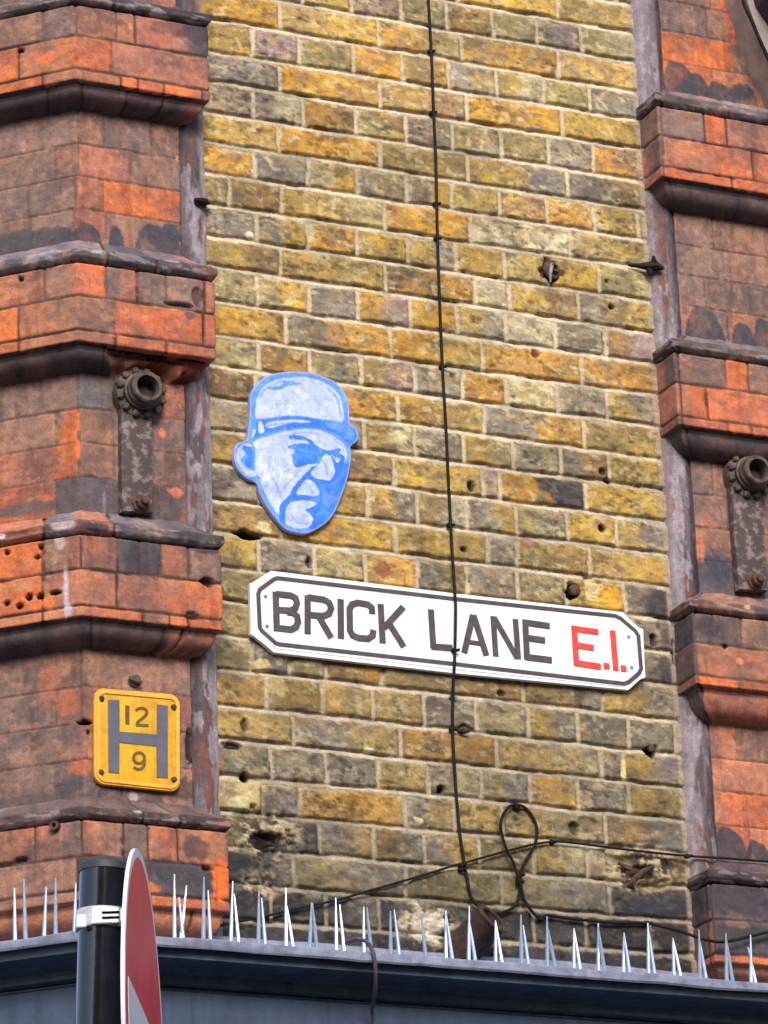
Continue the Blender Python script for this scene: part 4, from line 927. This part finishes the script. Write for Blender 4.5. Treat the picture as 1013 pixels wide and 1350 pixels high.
cable('wall_cable', v, .0033, 'cable', 'thin black cable running straight down the yellow brickwork and over the name plate', [.008]*10+[.012,.024,.026,.026,.024,.014]+[.008]*5, 4,
      clips=[(568,67,.008),(570.5,148,.008),(575.5,268,.008),(576.5,314,.008),(583.5,483,.008),(593.5,692,.010),(600,857,.028),(597,962,.008)])
cable('side_cable', [(278,1224),(305,1217),(343,1210),(387,1199),(444,1187),(482,1176),(548,1157),(600,1141),(612,1138),(647,1128),(673,1121),(701,1114),(728,1110),(748,1110.5),(800,1117),(860,1124),(906,1128.5),(960,1132),(1013,1136),(1040,1138)], .0026, 'cable',
      'thin cable rising to the right across the brickwork above the spikes', [.03,.02]+[.010]*14+[.02,.035,.035,.035], 4, clips=[(729,1110,.010),(907,1128.5,.022)])
def z3p(pts): return [(560+x/4.6, 1040+y/4.6) for x, y in pts]
lp1 = z3p([(240,470),(262,560),(276,640),(312,702),(370,742),(430,754),(480,748),(535,722),(565,680),(578,610),(578,540),(600,460),(645,385),(675,320),(682,240),(655,170),(610,115),(560,98),(515,108),(476,160),(462,230),(478,310),(505,385),(538,445),(558,510),(585,590),(600,660),(640,730),(690,782),(712,792),(738,768),(800,776),(900,790),(1000,800)])
lp1 += [(813,1217),(852,1217),(870,1221),(900,1229),(930,1239),(955,1242),(985,1236),(1013,1229),(1040,1224)]
cable('looped_cable', lp1, .0034, 'cable', 'black cable tied in an upright loop like a ribbon below the plate, trailing off right', [.010]*18+[.016]*8+[.012]*(len(lp1)-9-26)+[.012,.012,.030,.072,.102,.106,.104,.102,.102], 3,
      clips=[(686,1153.5,.016),(681,1063,.012),(609,1140,.014),(609,1146,.012),(685,1163,.016),(714,1210,.012),(854,1217,.012)])
dp = [(452,1243),(462,1240.5),(472,1238),(482,1241),(490,1250),(494,1264),(495.5,1285),(494.5,1308),(491,1330),(493,1350),(499,1385)]
cable('drooping_cable', dp, .0042, 'cableg', 'grey cable hooked over the shopfront cornice below the name plate', [.16,.19,.21,.213,.213,.212,.20,.17,.125,.105,.102], 4)
cable('hood_cable', [(972,-50),(980,0),(992,28),(1001,50),(1013,76),(1030,110)], .0045, 'cable', 'black cable slanting down the stone hood at the top right', .106, 4)
# ------------------------------------------------------------------ bird spikes
def spike_strip(label, spikes, x0, x1, cant=False):
    """spikes: (tip px,py, base px,py). base stands on the ledge .175 out from the wall"""
    so_ = .178; f = Pc if cant else P
    mid = f((x0[0]+x1[0])/2, (x0[1]+x1[1])/2, so_)
    r = empty('bird_spike_strip', (mid[0], mid[1], ZF), label, 'bird spikes', 'steel bird spikes along the shopfront ledge')
    a = f(x0[0], x0[1], so_); b = f(x1[0], x1[1], so_); bm = bmesh.new()
    d = Vector((b[0]-a[0], b[1]-a[1], 0)); L = d.length; ang = math.atan2(d.y, d.x)
    box(bm, ((a[0]+b[0])/2, (a[1]+b[1])/2, ZF-.001), (L, .022, .006), Matrix.Rotation(ang, 3, 'Z'), bevel=.002)
    from_bm('base_strip', bm, M['flash'], r)
    rng = random.Random(len(spikes))
    for tx, ty, bx, by in spikes:
        B = f(bx, by, so_); B[2] = ZF-.004
        back = rng.choice([-.018, .016, .0]) 
        T = f(tx, ty, so_+back)
        bm = bmesh.new(); tube(bm, [B, B+(T-B)*.5, T], [.0046, .0034, .0014], 6)
        from_bm('spike', bm, M['spike'], r)
SPL = [(19,1171,20,1222),(31.5,1159,34,1220),(61,1170,58,1217),(73.4,1157.6,73.4,1215),(100,1165,98,1212)]
SPR = [(230,1153,230,1226),(236,1183,242,1228),(246,1168,237,1184),(269,1156,268,1229),(274.5,1174,277.5,1231),(307,1162,304,1234),(309,1179,315,1236),(341.6,1174,340.6,1238),(345,1184,350,1239),(377,1171,377,1240),(378.5,1195,387,1242),(411,1190,408,1244),(412,1190,418,1245),(442.7,1184,443.6,1247),(448,1193,454,1248),(479.6,1196,479.6,1248),(484,1196,490,1250),(515,1201,515,1253),(520,1199.5,527,1255),(555.4,1204,562,1258)]
SPR2 = [(588,1201,588,1260),(588.6,1206,597,1260),(619,1195,618,1264),(619,1214,627.5,1265),(653.5,1214,653.5,1266.5),(653.5,1214,662.6,1267.5),(687,1206,688,1270),(690,1220,697.4,1271),(721.5,1208.5,722,1273.5),(723,1225,733,1275),(757,1224,756.7,1275.6),(757,1224,765.5,1276.7),(789,1217.5,789,1278),(789,1222,798,1280)]
SPR3 = [(823,1230,822,1283),(823,1230,831,1283),(854.4,1217,855.4,1285),(855,1224,864,1286.6),(887.4,1237,889,1289),(887.4,1237,898.6,1290.6),(922,1226,923.4,1292),(922,1236,932,1293),(957.4,1230,958.6,1295),(958,1238,967,1297),(990,1233,990.6,1298),(986.6,1249,997.4,1299),(1024,1238,1025,1301),(1024,1240,1033,1302)]
spike_strip('row of thin upright spikes on the canted ledge left of the black pole', SPL, (-60,1233), (99,1213), True)
spike_strip('spikes between the red disc and the drooping grey cable, one bent over', SPR, (140,1216), (573,1258))
spike_strip('spikes standing in front of the rusty pipe stub and looped cable', SPR2, (579,1259), (806,1280))
spike_strip('spikes at the right end of the ledge, under the dark pilaster base', SPR3, (812,1281), (1100,1308))

# ------------------------------------------------------------------ rusty pipe stub and ironwork on the wall
bm = bmesh.new()
A = P(616, 1246, .03); B = P(650, 1210, .085); ax = Vector(B-A)
lathe(bm, A-(B-A)*.35, ax, [(0,.040),(ax.length*1.25,.036),(ax.length*1.33,.040),(ax.length*1.36,.038),(ax.length*1.36,.026),(ax.length*1.1,.024)], 28)
o = from_bm('pipe_stub', bm, M['pipe']); tag(o, 'broken rusty pipe stub poking out of pale mortar behind the spikes', 'pipe')
def spur(name, label, pts, rads, mat='rust', cat='iron hook', extra=()):
    bm = bmesh.new(); tube(bm, [P(*p) for p in pts], rads, 7)
    for e, rr in extra: tube(bm, [P(*p) for p in e], rr, 6)
    o = from_bm(name, bm, M[mat]); tag(o, label, cat)
spur('iron_holdfast', 'black spiky iron holdfast at the right edge of the yellow brickwork', [(829,349,.008),(845,350,.014),(858,351,.022),(866,350,.026),(875,354,.034)], [.003,.006,.012,.011,.004], 'cable', 'holdfast',
     extra=[([(858,352,.02),(863,344,.03),(862,337,.034)], [.010,.007,.003]), ([(856,352,.02),(858,362,.022)], [.010,.006])])
spur('iron_holdfast', 'small black iron holdfast beside the left pilaster, level with its second shaft', [(257,263,.030),(264,265,.026),(270,266,.022),(276,268,.012)], [.004,.008,.009,.003], 'cable', 'holdfast', extra=[([(268,266,.02),(271,274,.02)], [.007,.003])])
bm = bmesh.new(); q = P(727, 357, 0)
lathe(bm, q, (0.1,-1,0.1), [(0,.022),(.006,.021),(.008,.012),(.018,.010),(.018,.006),(.006,.005)], 12)
o = from_bm('rusty_bolt', bm, M['rust']); tag(o, 'rusty round bolt stub in the upper brickwork right of the cable', 'bolt')
bm = bmesh.new(); tube(bm, [P(726,372,.018), P(726,360,.022), P(728,349,.012)], [.002,.004,.005], 6)
o = from_bm('split_pin', bm, M['signback']); tag(o, 'pale split pin sticking out of the round rusty bolt', 'pin')
bm = bmesh.new(); q = P(755, 779, -.012); lathe(bm, q, (0,-1,0), [(0,.013),(.012,.013),(.014,.009)], 6)
o = from_bm('wall_anchor', bm, M['rust']); tag(o, 'dark bolt head sunk in a square hole just above the name plate', 'bolt')
bm = bmesh.new(); q = P(177, 899, OFF_S); lathe(bm, q, (0,-1,.1), [(0,.014),(.006,.013),(.007,.009),(.018,.008)], 7); box(bm, tuple(P(179, 897, OFF_S+.014)), (.030,.006,.007), Matrix.Rotation(.3, 3, 'Y'), .001)
o = from_bm('wall_anchor', bm, M['iron']); tag(o, 'weathered bolt head just above the yellow hydrant plate', 'bolt')
bm = bmesh.new(); q = Pc(74, 1090, OFF_B); lathe(bm, q, (-.7,-.7,0), [(0,.011),(.012,.010),(.012,.005),(.004,.004)], 10)
o = from_bm('rusty_bolt', bm, M['rust']); tag(o, 'small rusty stub on the canted brick band above the pole', 'bolt')
bm = bmesh.new(); tube(bm, [P(830,1168,-.004), P(838,1158,.006), P(848,1149,.008), P(862,1142,.0)], [.004,.007,.006,.003], 7); tube(bm, [P(838,1158,.006), P(836,1168,.006)], [.006,.002], 6); tube(bm, [P(815,1138,.004), P(832,1146,.014)], [.003,.006], 6)
o = from_bm('iron_remnant', bm, M['rust']); tag(o, 'torn rusty iron remnant in the shattered brick at the lower right', 'iron remnant')
bm = bmesh.new(); tube(bm, [P(604,963,.0), P(612,962,.014), P(619,964,.012)], [.004,.007,.004], 7)
o = from_bm('cable_hook', bm, M['rust']); tag(o, 'short rusty hook beside the cable below the name plate', 'hook')
bm = bmesh.new(); q = P(858, 988, -.004); lathe(bm, q, (0,-1,0), [(0,.008),(.008,.008),(.010,.005)], 8)
o = from_bm('wall_anchor', bm, M['rust']); tag(o, 'small sunken bolt below the right end of the name plate', 'bolt')

# ------------------------------------------------------------------ black pole with clamp, and the round sign seen almost edge-on
PX, PY_, TILT = None, None, 0
def at_depth(px, py, dist):
    d = ray(px, py)/FPX; return _P+d*dist
top = at_depth(139, 1141, 6.05); low = at_depth(133.5, 1350, 6.05)
low = _P + (low-_P)*((top-_P) @ np.array([0,0,0]) if False else 1)
# keep the pole in the vertical plane through the top: intersect the lower sight line with it
hd = np.array([_F[0], _F[1], 0])/math.hypot(_F[0], _F[1])
d = ray(133.5, 1350)/FPX; low = _P + d*(((top-_P) @ hd)/(d @ hd))
axp = (top-low)/np.linalg.norm(top-low); foot = top - axp*(top[2]/axp[2])
pr = empty('sign_pole', tuple(foot), 'glossy black round pole with a dark cap in front of the cornice', 'pole')
pr_r = .0385
bm = bmesh.new(); lathe(bm, foot, axp, [(0,pr_r),(1.2,pr_r),(2.2,pr_r),(float(np.linalg.norm(top-foot))-.004,pr_r)], 48)
from_bm('shaft', bm, M['pole'], pr)
bm = bmesh.new(); lathe(bm, top-axp*.012, axp, [(0,pr_r+.0015),(.010,pr_r+.0017),(.014,pr_r-.001),(.020,pr_r-.012),(.022,0.002)], 48)
from_bm('cap', bm, M['polecap'], pr)
# sign
PHI = YAW+R_(1.7)
sh = Vector((math.sin(PHI), math.cos(PHI), 0)); sn = Vector((math.cos(PHI), -math.sin(PHI), 0)); sv = Vector((0,0,1))
sc_ = Vector(at_depth(191, 1382, 6.05))
# set its distance so that the plate clears the pole
rr = empty('no_entry_sign', tuple(sc_), 'round red no entry disc with a white bar, seen almost edge-on beside the pole', 'road sign')
rs = .300
def spt(h, v, n=0): return sc_+sh*h+sv*v+sn*n
def disc(name, r0, r1, n0, n1, mat, seg=96, hole=True):
    bm = bmesh.new(); rg = []
    for (r_, n_) in ((r0, n0), (r1, n0), (r1, n1), (r0, n1)):
        rg.append([bm.verts.new(spt(r_*math.cos(2*math.pi*k/seg), r_*math.sin(2*math.pi*k/seg), n_)) for k in range(seg)])
    if r0 < 1e-6:
        bm.clear(); rg = []
        for n_ in (n0, n1): rg.append([bm.verts.new(spt(r1*math.cos(2*math.pi*k/seg), r1*math.sin(2*math.pi*k/seg), n_)) for k in range(seg)])
        bm.faces.new(rg[0]); bm.faces.new(rg[1][::-1])
        for k in range(seg): bm.faces.new((rg[0][k], rg[0][(k+1) % seg], rg[1][(k+1) % seg], rg[1][k]))
    else:
        for i in range(4):
            a, b = rg[i], rg[(i+1) % 4]
            for k in range(seg): bm.faces.new((a[k], a[(k+1) % seg], b[(k+1) % seg], b[k]))
    return from_bm(name, bm, M[mat], rr)
disc('plate', 0, rs-.001, -.003, 0, 'signback')
disc('edge_trim', rs-.0015, rs+.001, -.0048, .0012, 'signwhite')
disc('white_border', rs*.955, rs-.0016, -.001, .0010, 'signwhite')
disc('red_face', 0, rs*.957, -.001, .0012, 'signred')
bm = bmesh.new(); q = [spt(a, b, n_) for n_ in (.0009, .0019) for a, b in ((-.250,-.05),(.250,-.05),(.250,.05),(-.250,.05))]
vs = [bm.verts.new(p) for p in q]
for f in ((4,5,6,7),(0,3,2,1),(0,1,5,4),(1,2,6,5),(2,3,7,6),(3,0,4,7)): bm.faces.new([vs[i] for i in f])
from_bm('white_bar', bm, M['signwhite'], rr, smooth=False)
for vv in (.245, .215, -.15, -.18):
    bm = bmesh.new(); c = spt(-.0, vv, -.010); 
    rot = Matrix((sh, sn, sv)).transposed()
    box(bm, c, (.24, .010, .006), rot); box(bm, spt(0, vv, -.018), (.20, .008, .014), rot)
    from_bm('channel_rail', bm, M['signback'], rr)
# clamp round the pole
rs_c = empty('pole_clamp', tuple(at_depth(137, 1218, 6.05)), 'bright steel clamp band round the black pole, holding the disc', 'clamp')
hb_ = ((ray(139, 1216)/FPX)); cpt = None
best = None
for i in range(4000):
    t = i/4000*1.0; p_ = top-axp*t; v_ = p_-_P; yy = PH/2-FPX*(v_ @ _U)/(v_ @ _F)
    if yy >= 1219: cpt = p_; break
bm = bmesh.new(); lathe(bm, cpt-axp*.011, axp, [(0,pr_r+.0005),(0,pr_r+.003),(.002,pr_r+.0045),(.028,pr_r+.0045),(.030,pr_r+.003),(.030,pr_r+.0005)], 48, False, False)
from_bm('band', bm, M['clip'], rs_c)
toward = Vector((-_F[0], -_F[1], 0)).normalized(); side_ = Vector((_R[0], _R[1], 0)).normalized()
rot = Matrix((side_, -toward, Vector((0,0,1)))).transposed()
cp = Vector(cpt)
for nm, dx, dy, dz, s in (('buckle', .006, .043, .002, (.040,.008,.024)), ('slot', .014, .0475, .006, (.026,.002,.003)), ('slot', .014, .0475, -.002, (.026,.002,.003)), ('bracket_arm', .034, .032, .002, (.012,.024,.020)), ('buckle_lug', -.030, .038, -.004, (.014,.012,.020))):
    bm = bmesh.new(); box(bm, cp+side_*dx+toward*dy+Vector((0,0,dz)), s, rot, .001 if nm != 'slot' else 0)
    from_bm(nm, bm, M['hole' if nm == 'slot' else 'clip'], rs_c, smooth=False)

# ------------------------------------------------------------------ ground
def sheet(name, x0, x1, y0, y1, z, mat):
    bm = bmesh.new(); bm.faces.new([bm.verts.new(p) for p in ((x0,y0,z),(x1,y0,z),(x1,y1,z),(x0,y1,z))])
    o = from_bm(name, bm, M[mat], smooth=False); o['kind'] = 'structure'; return o
sheet('ground', -150, 150, -150, 150, -.13, 'asphalt')
bm = bmesh.new(); pl = [(-60,-2.6),(60,-2.6),(60,4),(-60,4)]
lo = [bm.verts.new((x,y,-.2)) for x,y in pl]; hi = [bm.verts.new((x,y,0)) for x,y in pl]
for i in range(4): bm.faces.new((lo[i],lo[(i+1)%4],hi[(i+1)%4],hi[i]))
bm.faces.new(hi)
o = from_bm('pavement', bm, M['paving'], smooth=False); o['kind'] = 'structure'

# ------------------------------------------------------------------ unseen houses across the street, added to reflect in the gloss of the pole
def terrace(label, x0, x1, y, hgt, mat):
    r = empty('unseen_terrace', ((x0+x1)/2, y, -.13), label, 'building')
    bm = bmesh.new(); box(bm, ((x0+x1)/2, y-4, hgt/2-.13), (x1-x0, 8, hgt)); from_bm('wall', bm, M[mat], r, smooth=False)
    n = max(1, int((x1-x0)/2.4))
    for k in range(n):
        for fl in range(1, int(hgt/3)):
            cx = x0+(x1-x0)*(k+.5)/n
            bm = bmesh.new(); box(bm, (cx, y+.01, fl*3+1.3), (1.0, .06, 1.6)); from_bm('window', bm, M['shop'], r, smooth=False)
    bm = bmesh.new(); box(bm, ((x0+x1)/2, y+.10, hgt-.03), (x1-x0+.2, .34, .3)); from_bm('cornice', bm, M['stone'], r, smooth=False)
terrace('unseen brown brick terrace across the street, added for pole reflections, left of the lane', -26, -8.2, -15.5, 9.8, 'housea')
terrace('unseen brown brick terrace across the street, added for pole reflections, right of the lane', -5.8, 9, -15.5, 8.9, 'housea')
